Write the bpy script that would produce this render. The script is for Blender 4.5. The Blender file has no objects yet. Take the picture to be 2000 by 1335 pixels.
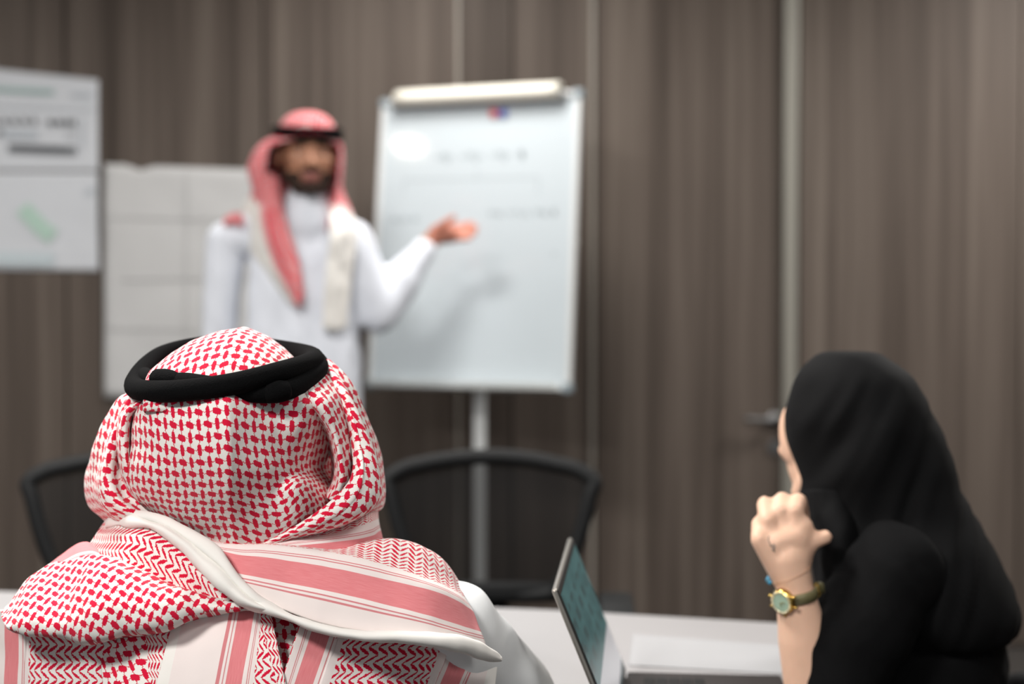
import bpy, bmesh, math, random
import numpy as np
from mathutils import Vector, Matrix, Euler, noise as mnoise
from mathutils.bvhtree import BVHTree

random.seed(4)
SC = bpy.context.scene
COL = SC.collection
R = math.radians

# ------------------------------------------------------------------ camera, world, lights, exposure
F = 50.0 / 36.0 * 2000.0          # focal length in pixels of the 2000x1335 frame
CAM_H = 1.25
PITCH = math.atan(67.5 / F)       # horizon at row 600

cam_d = bpy.data.cameras.new('camera')
cam = bpy.data.objects.new('camera', cam_d)
COL.objects.link(cam)
cam.location = (0, 0, CAM_H)
cam.rotation_euler = (math.pi / 2 - PITCH, 0, 0)
cam_d.lens = 50
cam_d.sensor_width = 36
cam_d.clip_start = 0.05
cam_d.dof.use_dof = True
cam_d.dof.focus_distance = 1.42
cam_d.dof.aperture_fstop = 2.7
SC.camera = cam

world = bpy.data.worlds.new('world')
SC.world = world
world.use_nodes = True
bg = world.node_tree.nodes['Background']
bg.inputs['Color'].default_value = (0.93, 0.97, 1.0, 1)
bg.inputs['Strength'].default_value = 0.18


def area(name, loc, size, power, col=(1, 0.97, 0.93), rot=(0, 0, 0), sy=None):
    d = bpy.data.lights.new(name, 'AREA')
    d.energy = power
    d.color = col
    d.shape = 'RECTANGLE'
    d.size = size
    d.size_y = sy or size
    o = bpy.data.objects.new(name, d)
    o.location = loc
    o.rotation_euler = rot
    COL.objects.link(o)
    return o


CEIL = 2.8
ADDED_PANELS = [(-1.3, -0.4, 54), (0.9, -0.2, 10), (-0.95, 2.0, 38), (-2.8, 3.75, 14), (1.6, 2.3, 11), (2.4, 4.2, 36), (-0.2, 4.2, 15)]  # unseen overhead lamps, added and powered to balance the room's lighting
for px_, py_, pw_ in ADDED_PANELS:
    area('added_ceiling_lamp', (px_, py_, CEIL - 0.035), 0.56, pw_)

SC.view_settings.view_transform = 'Standard'
SC.view_settings.look = 'None'
SC.view_settings.gamma = 1
SC.view_settings.use_curve_mapping = False
SC.view_settings.exposure = 0.90

# ------------------------------------------------------------------ helpers


def at(px, py, Y):
    """pixel of the photograph + world depth -> world point"""
    x = (px - 1000.0) / F
    y = -(py - 667.5) / F
    d = Vector((x, math.cos(PITCH) + y * math.sin(PITCH), -math.sin(PITCH) + y * math.cos(PITCH)))
    s = Y / d.y
    return Vector((0, 0, CAM_H)) + d * s


def tag(o, label=None, cat=None, group=None, kind=None):
    if label: o['label'] = label
    if cat: o['category'] = cat
    if group: o['group'] = group
    if kind: o['kind'] = kind
    return o


def empty(name, loc=(0, 0, 0), rz=0.0):
    o = bpy.data.objects.new(name, None)
    o.location = loc
    o.rotation_euler = (0, 0, rz)
    o.empty_display_size = 0.1
    COL.objects.link(o)
    return o


def link(name, me, mats, parent=None, smooth=True, keep=False):
    """link a world-space mesh; when parented keep its world position"""
    o = bpy.data.objects.new(name, me)
    if not isinstance(mats, (list, tuple)): mats = [mats]
    if not len(me.materials):
        for m in mats: me.materials.append(m)
    if smooth:
        me.polygons.foreach_set('use_smooth', [True] * len(me.polygons))
    COL.objects.link(o)
    if parent is not None:
        o.parent = parent
        if keep:
            chain = parent
            M = Matrix.Identity(4)
            while chain is not None:
                M = chain.matrix_basis @ M if chain.parent is None else chain.matrix_basis @ M
                chain = chain.parent
            o.matrix_basis = M.inverted()
    return o


def fin(name, bm, mats, parent=None, smooth=False, keep=False):
    bmesh.ops.recalc_face_normals(bm, faces=bm.faces)
    me = bpy.data.meshes.new(name)
    bm.to_mesh(me)
    bm.free()
    return link(name, me, mats, parent, smooth, keep)


def add_box(bm, c, s, M=None, bev=0.0, mi=0):
    g = bmesh.ops.create_cube(bm, size=1.0)
    vs = g['verts']
    for v in vs:
        v.co = Vector((v.co.x * s[0], v.co.y * s[1], v.co.z * s[2])) + Vector(c)
    fs = set(f for v in vs for f in v.link_faces)
    if bev > 0:
        es = set(e for v in vs for e in v.link_edges)
        r = bmesh.ops.bevel(bm, geom=list(es) + list(vs), offset=bev, segments=2, affect='EDGES', profile=0.5)
        fs = set(r['faces']) | set(f for f in fs if f.is_valid)
        vs = list(set(v for f in fs for v in f.verts))
    for f in fs: f.material_index = mi
    if M is not None:
        bmesh.ops.transform(bm, matrix=M, verts=list(set(vs)))
    return vs


def add_cyl(bm, p0, p1, r0, r1=None, seg=20, mi=0, M=None):
    p0, p1 = Vector(p0), Vector(p1)
    r1 = r0 if r1 is None else r1
    d = p1 - p0
    g = bmesh.ops.create_cone(bm, cap_ends=True, segments=seg, radius1=r0, radius2=r1, depth=d.length)
    T = Matrix.Translation((p0 + p1) / 2) @ d.to_track_quat('Z', 'Y').to_matrix().to_4x4()
    if M is not None: T = M @ T
    bmesh.ops.transform(bm, matrix=T, verts=g['verts'])
    for f in set(f for v in g['verts'] for f in v.link_faces): f.material_index = mi
    return g['verts']


def add_ball(bm, c, r, seg=14, M=None, mi=0):
    if isinstance(r, (int, float)): r = (r, r, r)
    g = bmesh.ops.create_uvsphere(bm, u_segments=seg, v_segments=max(6, seg * 2 // 3), radius=1)
    T = Matrix.Translation(Vector(c)) @ Matrix.Diagonal((r[0], r[1], r[2], 1))
    if M is not None: T = M @ T
    bmesh.ops.transform(bm, matrix=T, verts=g['verts'])
    for f in set(f for v in g['verts'] for f in v.link_faces): f.material_index = mi


def cr(P, n, closed=False, ts=None):
    """Catmull-Rom through P (k, ...) sampled n times along axis 0"""
    P = np.asarray(P, float)
    k = len(P)
    if closed:
        t = np.linspace(0, k, n, endpoint=False)
        i = np.floor(t).astype(int); f = t - i
        g = lambda j: P[j % k]
    else:
        t = np.linspace(0, k - 1, n)
        i = np.minimum(np.floor(t).astype(int), k - 2); f = t - i
        Pe = np.concatenate([[2 * P[0] - P[1]], P, [2 * P[-1] - P[-2]]])
        g = lambda j: Pe[np.clip(j + 1, 0, k + 1)]
    f = f.reshape((-1,) + (1,) * (P.ndim - 1))
    a, b, c, d = g(i - 1), g(i), g(i + 1), g(i + 2)
    return 0.5 * (2 * b + (c - a) * f + (2 * a - 5 * b + 4 * c - d) * f ** 2 + (3 * b - a - 3 * c + d) * f ** 3)


def tube_bm(bm, pts, rad, seg=12, closed=False, mi=0, flat=None):
    """sweep a round section along world points; flat = (sx, sz) squash"""
    pts = [Vector(p) for p in pts]
    n = len(pts)
    rad = [rad] * n if isinstance(rad, (int, float)) else rad
    rings = []
    prev = None
    for i, p in enumerate(pts):
        a = pts[(i - 1) % n] if (closed or i > 0) else p
        b = pts[(i + 1) % n] if (closed or i < n - 1) else p
        t = (b - a).normalized()
        up = Vector((0, 0, 1)) if abs(t.z) < 0.95 else Vector((1, 0, 0))
        if prev is None:
            x = t.cross(up).normalized()
        else:
            x = (prev - t * prev.dot(t)).normalized()
        prev = x
        y = t.cross(x)
        ring = []
        for s in range(seg):
            th = 2 * math.pi * s / seg
            cx, sx_ = math.cos(th), math.sin(th)
            if flat: cx *= flat[0]; sx_ *= flat[1]
            ring.append(bm.verts.new(p + (x * cx + y * sx_) * rad[i]))
        rings.append(ring)
    m = n if closed else n - 1
    for i in range(m):
        r0, r1 = rings[i], rings[(i + 1) % n]
        off = 0
        if closed and i == n - 1:
            off = min(range(seg), key=lambda o: (r1[o].co - r0[0].co).length)
        for s in range(seg):
            f = bm.faces.new((r0[s], r0[(s + 1) % seg], r1[(s + 1 + off) % seg], r1[(s + off) % seg]))
            f.material_index = mi
    if not closed:
        for r_, rev in ((rings[0], True), (rings[-1], False)):
            f = bm.faces.new(list(reversed(r_)) if rev else r_)
            f.material_index = mi


_TPL = {}


def template(seg):
    if seg not in _TPL:
        bm = bmesh.new(); bmesh.ops.create_uvsphere(bm, u_segments=seg, v_segments=max(6, seg * 2 // 3), radius=1); bm.verts.index_update()
        _TPL[seg] = (np.array([tuple(v.co) for v in bm.verts]), [[v.index for v in f.verts] for f in bm.faces]); bm.free()
    return _TPL[seg]


def ripple(me, fn):
    """push every vertex along its normal by fn(position)"""
    n = len(me.vertices)
    co = np.empty(n * 3); me.vertices.foreach_get('co', co); co = co.reshape(-1, 3)
    no = np.array([v.vector[:] for v in me.vertex_normals])
    k = np.array([fn(Vector(c)) for c in co])
    me.vertices.foreach_set('co', (co + no * k[:, None]).ravel()); me.update()


def blob(parts, voxel=0.004, smooth=6, sm_f=0.5):
    """one continuous surface grown from overlapping tapered limbs and ellipsoids"""
    V_, F_ = [], []

    def put(tv, tf, mat):
        base = sum(len(v) for v in V_)
        V_.append(tv @ np.array(mat.to_3x3()).T + np.array(mat.translation))
        F_.extend([[i + base for i in f] for f in tf])

    for p in parts:
        if p[0] == 'c':                       # tapered capsule
            _, a, ra, b, rb = p
            a, b = Vector(a), Vector(b)
            for c, r in ((a, ra), (b, rb)):
                put(*template(14), Matrix.Translation(c) @ Matrix.Diagonal((r, r, r, 1)))
            if (b - a).length > 1e-5:
                bm = bmesh.new(); add_cyl(bm, a, b, ra, rb, 18); bm.verts.index_update()
                put(np.array([tuple(v.co) for v in bm.verts]), [[v.index for v in f.verts] for f in bm.faces], Matrix.Identity(4)); bm.free()
        else:                                 # ellipsoid with matrix
            _, c, r, M = p
            put(*template(24), Matrix.Translation(Vector(c)) @ (M.to_4x4() if M else Matrix.Identity(4)) @ Matrix.Diagonal((r[0], r[1], r[2], 1)))
    me = bpy.data.meshes.new('tmp'); me.from_pydata(np.concatenate(V_).tolist(), [], F_); me.update()
    o = bpy.data.objects.new('tmp', me); COL.objects.link(o)
    m = o.modifiers.new('r', 'REMESH'); m.mode = 'VOXEL'; m.voxel_size = voxel
    if smooth:
        s = o.modifiers.new('s', 'SMOOTH'); s.iterations = smooth; s.factor = sm_f
    dg = bpy.context.evaluated_depsgraph_get(); dg.update()
    out = bpy.data.meshes.new_from_object(o.evaluated_get(dg), depsgraph=dg)
    out.materials.clear()
    bpy.data.objects.remove(o); bpy.data.meshes.remove(me)
    return out


# ------------------------------------------------------------------ materials
def srgb(r, g, b):
    f = lambda c: (c / 255 / 12.92) if c / 255 <= 0.04045 else ((c / 255 + 0.055) / 1.055) ** 2.4
    return (f(r), f(g), f(b), 1)


class NT:
    def __init__(s, name, rough=0.6, spec=0.5):
        s.m = bpy.data.materials.new(name); s.m.use_nodes = True
        s.t = s.m.node_tree; s.n = s.t.nodes; s.b = s.n['Principled BSDF']
        s.b.inputs['Roughness'].default_value = rough
        s.b.inputs['Specular IOR Level'].default_value = spec

    def new(s, t, **k):
        n = s.n.new(t)
        for a, v in k.items(): setattr(n, a, v)
        return n

    def L(s, a, b): s.t.links.new(a, b)

    def put(s, sock, v):
        if isinstance(v, X): s.L(v.s, sock)
        elif hasattr(v, 'is_output'): s.L(v, sock)
        else: sock.default_value = v

    def math(s, op, a, b=None, c=None):
        n = s.new('ShaderNodeMath', operation=op)
        for i, v in enumerate((a, b, c)):
            if v is not None: s.put(n.inputs[i], v)
        return X(s, n.outputs[0])

    def mix(s, f, a, b):
        n = s.new('ShaderNodeMix', data_type='RGBA')
        s.put(n.inputs[0], f); s.put(n.inputs[6], a); s.put(n.inputs[7], b)
        return n.outputs[2]

    def noise(s, vec, scale, detail=2.0, rough=0.5):
        n = s.new('ShaderNodeTexNoise')
        n.inputs['Scale'].default_value = scale; n.inputs['Detail'].default_value = detail
        n.inputs['Roughness'].default_value = rough
        if vec is not None: s.L(vec, n.inputs['Vector'])
        return n

    def coords(s, which='Object', scale=(1, 1, 1)):
        tc = s.new('ShaderNodeTexCoord'); mp = s.new('ShaderNodeMapping')
        mp.inputs['Scale'].default_value = scale
        s.L(tc.outputs[which], mp.inputs['Vector'])
        return mp.outputs[0]

    def bump(s, h, strength, dist=0.001):
        b = s.new('ShaderNodeBump')
        b.inputs['Strength'].default_value = strength; b.inputs['Distance'].default_value = dist
        s.put(b.inputs['Height'], h)
        s.L(b.outputs[0], s.b.inputs['Normal'])


class X:
    def __init__(s, nt, sock): s.nt, s.s = nt, sock
    def __add__(s, o): return s.nt.math('ADD', s, o)
    def __radd__(s, o): return s.nt.math('ADD', o, s)
    def __sub__(s, o): return s.nt.math('SUBTRACT', s, o)
    def __rsub__(s, o): return s.nt.math('SUBTRACT', o, s)
    def __mul__(s, o): return s.nt.math('MULTIPLY', s, o)
    __rmul__ = __mul__
    def __truediv__(s, o): return s.nt.math('DIVIDE', s, o)
    def __lt__(s, o): return s.nt.math('LESS_THAN', s, o)
    def __gt__(s, o): return s.nt.math('GREATER_THAN', s, o)
    def floor(s): return s.nt.math('FLOOR', s)
    def fract(s): return s.nt.math('FRACT', s)
    def abs(s): return s.nt.math('ABSOLUTE', s)
    def pw(s, e): return s.nt.math('POWER', s, e)
    def mx(s, o): return s.nt.math('MAXIMUM', s, o)
    def mn(s, o): return s.nt.math('MINIMUM', s, o)
    def par(s): return (s * 0.5).fract() * 2.0


def plain(name, col, rough=0.6, metal=0.0, spec=0.5, nscale=0, namt=0.0, bump=0.0, emit=0.0):
    t = NT(name, rough, spec)
    t.b.inputs['Metallic'].default_value = metal
    v = t.coords('Object')
    n = t.noise(v, nscale or 40, 3)
    a = tuple(c * (1 - namt) for c in col[:3]) + (1,)
    b = tuple(min(1, c * (1 + namt)) for c in col[:3]) + (1,)
    t.L(t.mix(n.outputs['Fac'], a, b), t.b.inputs['Base Color'])
    if bump: t.bump(n.outputs['Fac'], bump)
    if emit:
        t.b.inputs['Emission Color'].default_value = col
        t.b.inputs['Emission Strength'].default_value = emit
    return t.m


def shemagh_material(name, fat=0.0):
    t = NT(name, 0.92, 0.15)
    uv = t.new('ShaderNodeUVMap'); uv.uv_map = 'UVMap'
    wob = t.noise(uv.outputs[0], 700, 2)
    sep = t.new('ShaderNodeSeparateXYZ'); t.L(uv.outputs[0], sep.inputs[0])
    sw = t.new('ShaderNodeSeparateColor'); t.L(wob.outputs['Color'], sw.inputs[0])
    nx, ny = X(t, sw.outputs[0]) - 0.5, X(t, sw.outputs[1]) - 0.5
    u0, v0 = X(t, sep.outputs[0]), X(t, sep.outputs[1])
    u, v = u0 + nx * 0.0034, v0 + ny * 0.0034
    # dog-tooth field: blobs lying and standing by turns, joined by thin running threads
    x, y = u / 0.0122, v / 0.0138
    par = (x.floor() + y.floor()).par()
    fx, fy = x.fract() - 0.5, y.fract() - 0.5
    sy = fy - fx * 0.22
    hb = ((fx.abs() / (0.445 + fat)).pw(3.2) + (sy.abs() / (0.262 + fat)).pw(3.5)) < 1.0
    sx = fx - fy * 0.10
    vb = ((sx.abs() / (0.226 + fat)).pw(3.2) + (fy.abs() / (0.462 + fat)).pw(3.5)) < 1.0
    isv = par > 0.5
    zig = ((x * 3.0).fract() - 0.5).abs() * 0.16 - 0.04
    zig2 = ((y * 3.0).fract() - 0.5).abs() * 0.16 - 0.04
    thr = ((fy + zig).abs() < 0.048).mx((fx + zig2).abs() < 0.052)
    hound = (vb * isv + hb * (1.0 - isv)).mx(thr * 0.85)
    # chevron field
    def chev(uu, vv):
        tt = uu / 0.0098
        k = tt.floor(); f = tt.fract(); od = k.par() > 0.5
        z = od * (1.0 - f) + (1.0 - od) * f
        d = ((vv / 0.0098 + z * 1.15).fract() - 0.5).abs()
        lens = 1.0 - ((f - 0.5).abs() * 2.0).pw(2.2)
        w = (0.315 - od * 0.085) * (lens * 0.82 + 0.18)
        return d < w
    ch = chev(u, v)
    # stripes by distance from the hem
    def band(a, b): return (v0 > a) * (v0 < b)
    thin = band(.0445, .0463).mx(band(.0485, .0503)).mx(band(.0865, .0883)).mx(band(.0905, .0923))
    thin = thin.mx(band(.2395, .2413)).mx(band(.2435, .2453)).mx(band(.2755, .2773)).mx(band(.2795, .2813))
    wide = band(.0545, .0805).mx(band(.250, .2695))
    pale = band(.019, .1095).mx(band(.2265, .295))
    inch = band(.1095, .2265).mx(v0 > 2.0)
    inho = band(.297, 2.0)
    red = inch * ch + inho * hound
    fine = t.noise(uv.outputs[0], 2600, 2)
    mp = t.new('ShaderNodeMapping'); mp.inputs['Scale'].default_value = (60, 1500, 1)
    t.L(uv.outputs[0], mp.inputs['Vector'])
    thread = t.noise(mp.outputs[0], 1.0, 2)
    white = t.mix(pale.s, srgb(232, 229, 224), srgb(231, 220, 217))
    pink = t.mix(thread.outputs['Fac'], srgb(206, 104, 112), srgb(228, 150, 152))
    c = t.mix(wide.s, white, pink)
    c = t.mix((thin * 0.8).s, c, srgb(200, 88, 98))
    rc = t.mix(fine.outputs['Fac'], srgb(190, 6, 44), srgb(222, 26, 66))
    c = t.mix(red.s, c, rc)
    t.L(c, t.b.inputs['Base Color'])
    t.b.inputs['Sheen Weight'].default_value = 0.15
    t.bump((fine.outputs['Fac']), 0.25, 0.0006)
    return t.m


def wood_material(name, seed, tone=1.0):
    t = NT(name, 0.55, 0.15)
    tc = t.new('ShaderNodeTexCoord'); mp = t.new('ShaderNodeMapping')
    mp.inputs['Location'].default_value = (seed * 7.3, seed * 1.7, seed)
    mp.inputs['Scale'].default_value = (26, 26, 0.55)
    t.L(tc.outputs['Object'], mp.inputs['Vector'])
    n1 = t.noise(mp.outputs[0], 1.0, 4, 0.62)
    mp2 = t.new('ShaderNodeMapping'); mp2.inputs['Scale'].default_value = (6, 6, 0.12)
    mp2.inputs['Location'].default_value = (seed * 3.1, 0, seed)
    t.L(tc.outputs['Object'], mp2.inputs['Vector'])
    n2 = t.noise(mp2.outputs[0], 1.0, 2)
    f = (X(t, n1.outputs['Fac']) * 0.62 + X(t, n2.outputs['Fac']) * 0.6 - 0.14)
    rp = t.new('ShaderNodeValToRGB')
    e = rp.color_ramp.elements
    k = lambda r, g, b: tuple(c * tone * 0.93 for c in srgb(r, g, b)[:3]) + (1,)
    e[0].position, e[0].color = 0.25, k(62, 54, 48)
    e[1].position, e[1].color = 0.75, k(126, 116, 107)
    e.new(0.5).color = k(97, 87, 80)
    t.L(f.s, rp.inputs[0])
    t.L(rp.outputs[0], t.b.inputs['Base Color'])
    t.bump(n1.outputs['Fac'], 0.08, 0.001)
    return t.m


M = {}
M['shemagh'] = shemagh_material('red_checked_cloth')
M['shemagh_dense'] = shemagh_material('dense_red_checked_cloth', 0.13)
M['black_wool'] = plain('black_wool', (0.004, 0.004, 0.0043, 1), 0.95, spec=0.06, nscale=600, namt=0.5, bump=0.6)
M['thobe'] = plain('white_gown_cloth', srgb(226, 228, 229), 0.85, spec=0.2, nscale=300, namt=0.02, bump=0.05)
M['thobe_far'] = plain('white_poplin', srgb(225, 229, 238), 0.85, spec=0.2, nscale=300, namt=0.02)
M['black_cloth'] = plain('black_crepe', (0.0032, 0.0032, 0.0036, 1), 0.85, spec=0.12, nscale=350, namt=0.3, bump=0.15)
M['black_chiffon'] = plain('black_crinkled_scarf', (0.0042, 0.0042, 0.0046, 1), 0.8, spec=0.13, nscale=350, namt=0.3, bump=0.15)
M['skin'] = plain('light_skin', srgb(230, 188, 162), 0.5, spec=0.35, nscale=25, namt=0.07)
M['skin'].node_tree.nodes['Principled BSDF'].inputs['Subsurface Weight'].default_value = 0.12
M['skin'].node_tree.nodes['Principled BSDF'].inputs['Subsurface Scale'].default_value = 0.004
M['skin'].node_tree.nodes['Principled BSDF'].inputs['Subsurface Radius'].default_value = (1, 0.35, 0.2)
M['skin_tan'] = plain('tan_skin', srgb(172, 122, 96), 0.5, spec=0.4, nscale=20, namt=0.07)
M['palm'] = plain('pink_palm_skin', srgb(196, 128, 108), 0.5, spec=0.35, nscale=25, namt=0.08)
M['beard'] = plain('dark_hair', srgb(54, 41, 35), 0.8, spec=0.2, nscale=300, namt=0.4)
M['lip'] = plain('lip_skin', srgb(150, 92, 84), 0.45, nscale=60, namt=0.08)
M['lip_pale'] = plain('pale_lip_skin', srgb(196, 126, 116), 0.4, nscale=60, namt=0.08)
M['eye_white'] = plain('eye_white', srgb(178, 166, 156), 0.35, nscale=60, namt=0.02)
M['iris'] = plain('brown_iris', srgb(35, 22, 15), 0.15, nscale=60, namt=0.1)
M['white_steel'] = plain('white_lacquered_steel', srgb(212, 214, 214), 0.35, nscale=50, namt=0.02)
M['alu'] = plain('brushed_aluminium', srgb(205, 208, 206), 0.35, metal=0.5, nscale=120, namt=0.08)
M['alu_pale'] = plain('pale_anodised_strip', srgb(150, 147, 138), 0.45, metal=0.35, nscale=120, namt=0.06)
M['steel'] = plain('satin_steel', srgb(125, 125, 125), 0.4, metal=0.8, nscale=90, namt=0.08)
M['board'] = plain('glossy_whiteboard_enamel', srgb(198, 207, 212), 0.07, spec=0.5, nscale=3, namt=0.015)
M['paper'] = plain('white_paper', srgb(226, 225, 222), 0.8, spec=0.2, nscale=14, namt=0.02)
M['paper_cool'] = plain('cool_white_print_paper', srgb(206, 209, 214), 0.6, spec=0.3, nscale=10, namt=0.02)
M['paper_grey'] = plain('greyish_flipchart_paper', srgb(198, 198, 198), 0.8, spec=0.2, nscale=9, namt=0.03)
M['paper_warm'] = plain('warm_white_pad_paper', srgb(232, 228, 216), 0.8, spec=0.2, nscale=14, namt=0.02)
M['ink'] = plain('faint_marker_ink', srgb(158, 168, 173), 0.7, nscale=60, namt=0.1)
M['ink_grey'] = plain('grey_print_ink', srgb(130, 133, 138), 0.7, nscale=60, namt=0.1)
M['ink_dark'] = plain('dark_print_ink', srgb(78, 80, 84), 0.7, nscale=60, namt=0.1)
M['ink_pale'] = plain('pale_print_tint', srgb(180, 187, 194), 0.7, nscale=60, namt=0.05)
M['ink_green'] = plain('pale_green_print', srgb(176, 203, 190), 0.7, nscale=60, namt=0.06)
M['ink_teal'] = plain('teal_print', srgb(150, 176, 172), 0.7, nscale=60, namt=0.06)
M['magnet_red'] = plain('red_plastic', srgb(190, 40, 45), 0.35, nscale=60, namt=0.05)
M['magnet_blue'] = plain('blue_plastic', srgb(45, 75, 165), 0.35, nscale=60, namt=0.05)
M['table'] = plain('white_table_laminate', srgb(168, 166, 167), 0.35, spec=0.45, nscale=12, namt=0.012)
M['table_edge'] = plain('table_edge_band', srgb(150, 140, 128), 0.5, nscale=40, namt=0.05)
M['black_plastic'] = plain('black_nylon', srgb(24, 25, 26), 0.65, spec=0.25, nscale=80, namt=0.1)
M['black_fabric'] = plain('black_seat_fabric', srgb(24, 24, 25), 0.95, spec=0.1, nscale=500, namt=0.3, bump=0.3)
M['carpet'] = plain('grey_carpet', srgb(62, 59, 57), 0.95, spec=0.05, nscale=220, namt=0.3, bump=0.4)
M['plaster'] = plain('white_plaster', srgb(225, 223, 219), 0.9, spec=0.1, nscale=30, namt=0.015)
M['lamp'] = plain('lit_lamp_diffuser', (1.0, 0.93, 0.82, 1), 0.5, nscale=30, namt=0.0, emit=60.0)
M['added_panel'] = plain('added_panel_diffuser', (1.0, 0.97, 0.93, 1), 0.5, nscale=30, namt=0.0, emit=0.6)  # faint glow for the added ceiling panels
M['laptop'] = plain('dark_grey_aluminium', srgb(78, 74, 74), 0.42, metal=0.6, nscale=120, namt=0.05)
M['laptop_edge'] = plain('silver_laptop_edge', srgb(165, 160, 152), 0.3, metal=0.8, nscale=120, namt=0.05)
M['key'] = plain('black_key_caps', srgb(18, 18, 19), 0.5, nscale=80, namt=0.1)
M['gold'] = plain('yellow_gold', srgb(214, 178, 96), 0.22, metal=1.0, nscale=80, namt=0.05)
M['crystal'] = plain('pale_stone_setting', srgb(236, 226, 196), 0.15, metal=0.5, nscale=200, namt=0.1)
M['dial'] = plain('pale_green_dial', srgb(176, 200, 176), 0.25, metal=0.2, nscale=160, namt=0.12)
M['olive'] = plain('olive_leather', srgb(104, 98, 66), 0.45, nscale=160, namt=0.12)
M['bead_teal'] = plain('dark_teal_bead', srgb(20, 70, 76), 0.2, nscale=60, namt=0.1)
M['bead_blue'] = plain('turquoise_bead', srgb(50, 130, 165), 0.2, nscale=60, namt=0.1)
M['tattoo'] = plain('faded_skin_ink', srgb(112, 104, 104), 0.6, nscale=60, namt=0.1)


def mesh_material():
    t = NT('black_chair_mesh', 0.8, 0.08)
    v = t.coords('Object', (1, 1, 1))
    n = t.noise(v, 300, 2)
    t.L(t.mix(n.outputs['Fac'], srgb(18, 18, 19), srgb(28, 29, 30)), t.b.inputs['Base Color'])
    tr = t.new('ShaderNodeBsdfTransparent'); mx = t.new('ShaderNodeMixShader')
    mx.inputs[0].default_value = 0.26
    out = t.n['Material Output']
    t.L(t.b.outputs[0], mx.inputs[1]); t.L(tr.outputs[0], mx.inputs[2]); t.L(mx.outputs[0], out.inputs[0])
    return t.m


M['chair_mesh'] = mesh_material()


def screen_material():
    """a lit laptop screen: dark teal slide above, pale document strip below"""
    t = NT('lit_laptop_screen', 0.25, 0.4)
    uv = t.new('ShaderNodeUVMap'); uv.uv_map = 'UVMap'
    sep = t.new('ShaderNodeSeparateXYZ'); t.L(uv.outputs[0], sep.inputs[0])
    u, v = X(t, sep.outputs[0]), X(t, sep.outputs[1])
    n = t.noise(uv.outputs[0], 6, 3)
    c = t.mix(n.outputs['Fac'], srgb(28, 60, 64), srgb(64, 104, 106))
    bars = ((u * 5.0).fract() < 0.55) * (v > 0.42) * (v < 0.9) * (((v * 7.0).fract()) < 0.6) * (X(t, n.outputs['Fac']) > 0.44)
    c = t.mix((bars * 0.6).s, c, srgb(32, 50, 54))
    c = t.mix((v < 0.34).s, c, srgb(168, 168, 172))
    c = t.mix((v < 0.05).s, c, srgb(40, 60, 64))
    t.L(c, t.b.inputs['Base Color']); t.L(c, t.b.inputs['Emission Color'])
    t.b.inputs['Emission Strength'].default_value = 0.35
    return t.m


M['screen'] = screen_material()

# ------------------------------------------------------------------ room
WALL_Y = 5.20


def wx(px): return at(px, 600, WALL_Y).x


def slab(name, c, s, mat, kind='structure', bev=0.0, parent=None):
    bm = bmesh.new(); add_box(bm, c, s, bev=bev)
    o = fin(name, bm, mat, parent)
    if kind and parent is None: o['kind'] = kind
    return o


RX0, RX1, RY0, RY1 = -9.0, 3.6, -1.6, 5.2
slab('floor', ((RX0 + RX1) / 2, 1.8, -0.05), (RX1 - RX0, 7.0, 0.1), M['carpet'])
slab('ceiling', ((RX0 + RX1) / 2, 1.8, CEIL + 0.05), (RX1 - RX0, 7.0, 0.1), plain('grey_acoustic_ceiling', srgb(150, 148, 145), 0.9))
slab('wall_left', (RX0 - 0.05, 1.8, CEIL / 2), (0.1, 7.0, CEIL), M['plaster'])
slab('wall_right', (RX1 + 0.05, 1.8, CEIL / 2), (0.1, 7.0, CEIL), wood_material('side_veneer', 41))
wb = slab('wall_back', ((RX0 + RX1) / 2, WALL_Y + 0.09, CEIL / 2), (RX1 - RX0, 0.1, CEIL), plain('dark_backing', srgb(30, 27, 25), 0.9))
# wood veneer panels of the back wall, with open joints between them
joints = [RX0, RX0 + 1.4, RX0 + 2.8, RX0 + 4.2, RX0 + 5.6, wx(-560), wx(-250), wx(130), wx(515), wx(895), wx(1000), wx(1160)]
tones = [0.95, 1.0, 0.97, 1.0, 0.95, 1.0, 1.05, 1.0, 1.05, 0.78, 0.95]
for i in range(len(joints) - 1):
    a, b = joints[i] + 0.003, joints[i + 1] - 0.003
    bm = bmesh.new(); add_box(bm, ((a + b) / 2, WALL_Y + 0.02, CEIL / 2), (b - a, 0.04, CEIL - 0.02), bev=0.003)
    fin('veneer_panel', bm, wood_material('grey_brown_veneer', i + 1, tones[i]), wb)
jr = [wx(1560), wx(1992), wx(2400), RX1]
for i in range(3):
    a, b = jr[i] + 0.003, jr[i + 1] - 0.003
    bm = bmesh.new(); add_box(bm, ((a + b) / 2, WALL_Y + 0.02, CEIL / 2), (b - a, 0.04, CEIL - 0.02), bev=0.003)
    fin('veneer_panel', bm, wood_material('grey_brown_veneer', i + 12, 1.0), wb)
# pale joint strips (aluminium profiles)
for px_, w_ in ((895, 0.012), (1157, 0.016)):
    bm = bmesh.new(); add_box(bm, (wx(px_), WALL_Y + 0.012, CEIL / 2), (w_, 0.04, CEIL - 0.02), bev=0.002)
    fin('joint_strip', bm, plain('dull_joint_strip', srgb(150, 143, 134), 0.5), wb)
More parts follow.
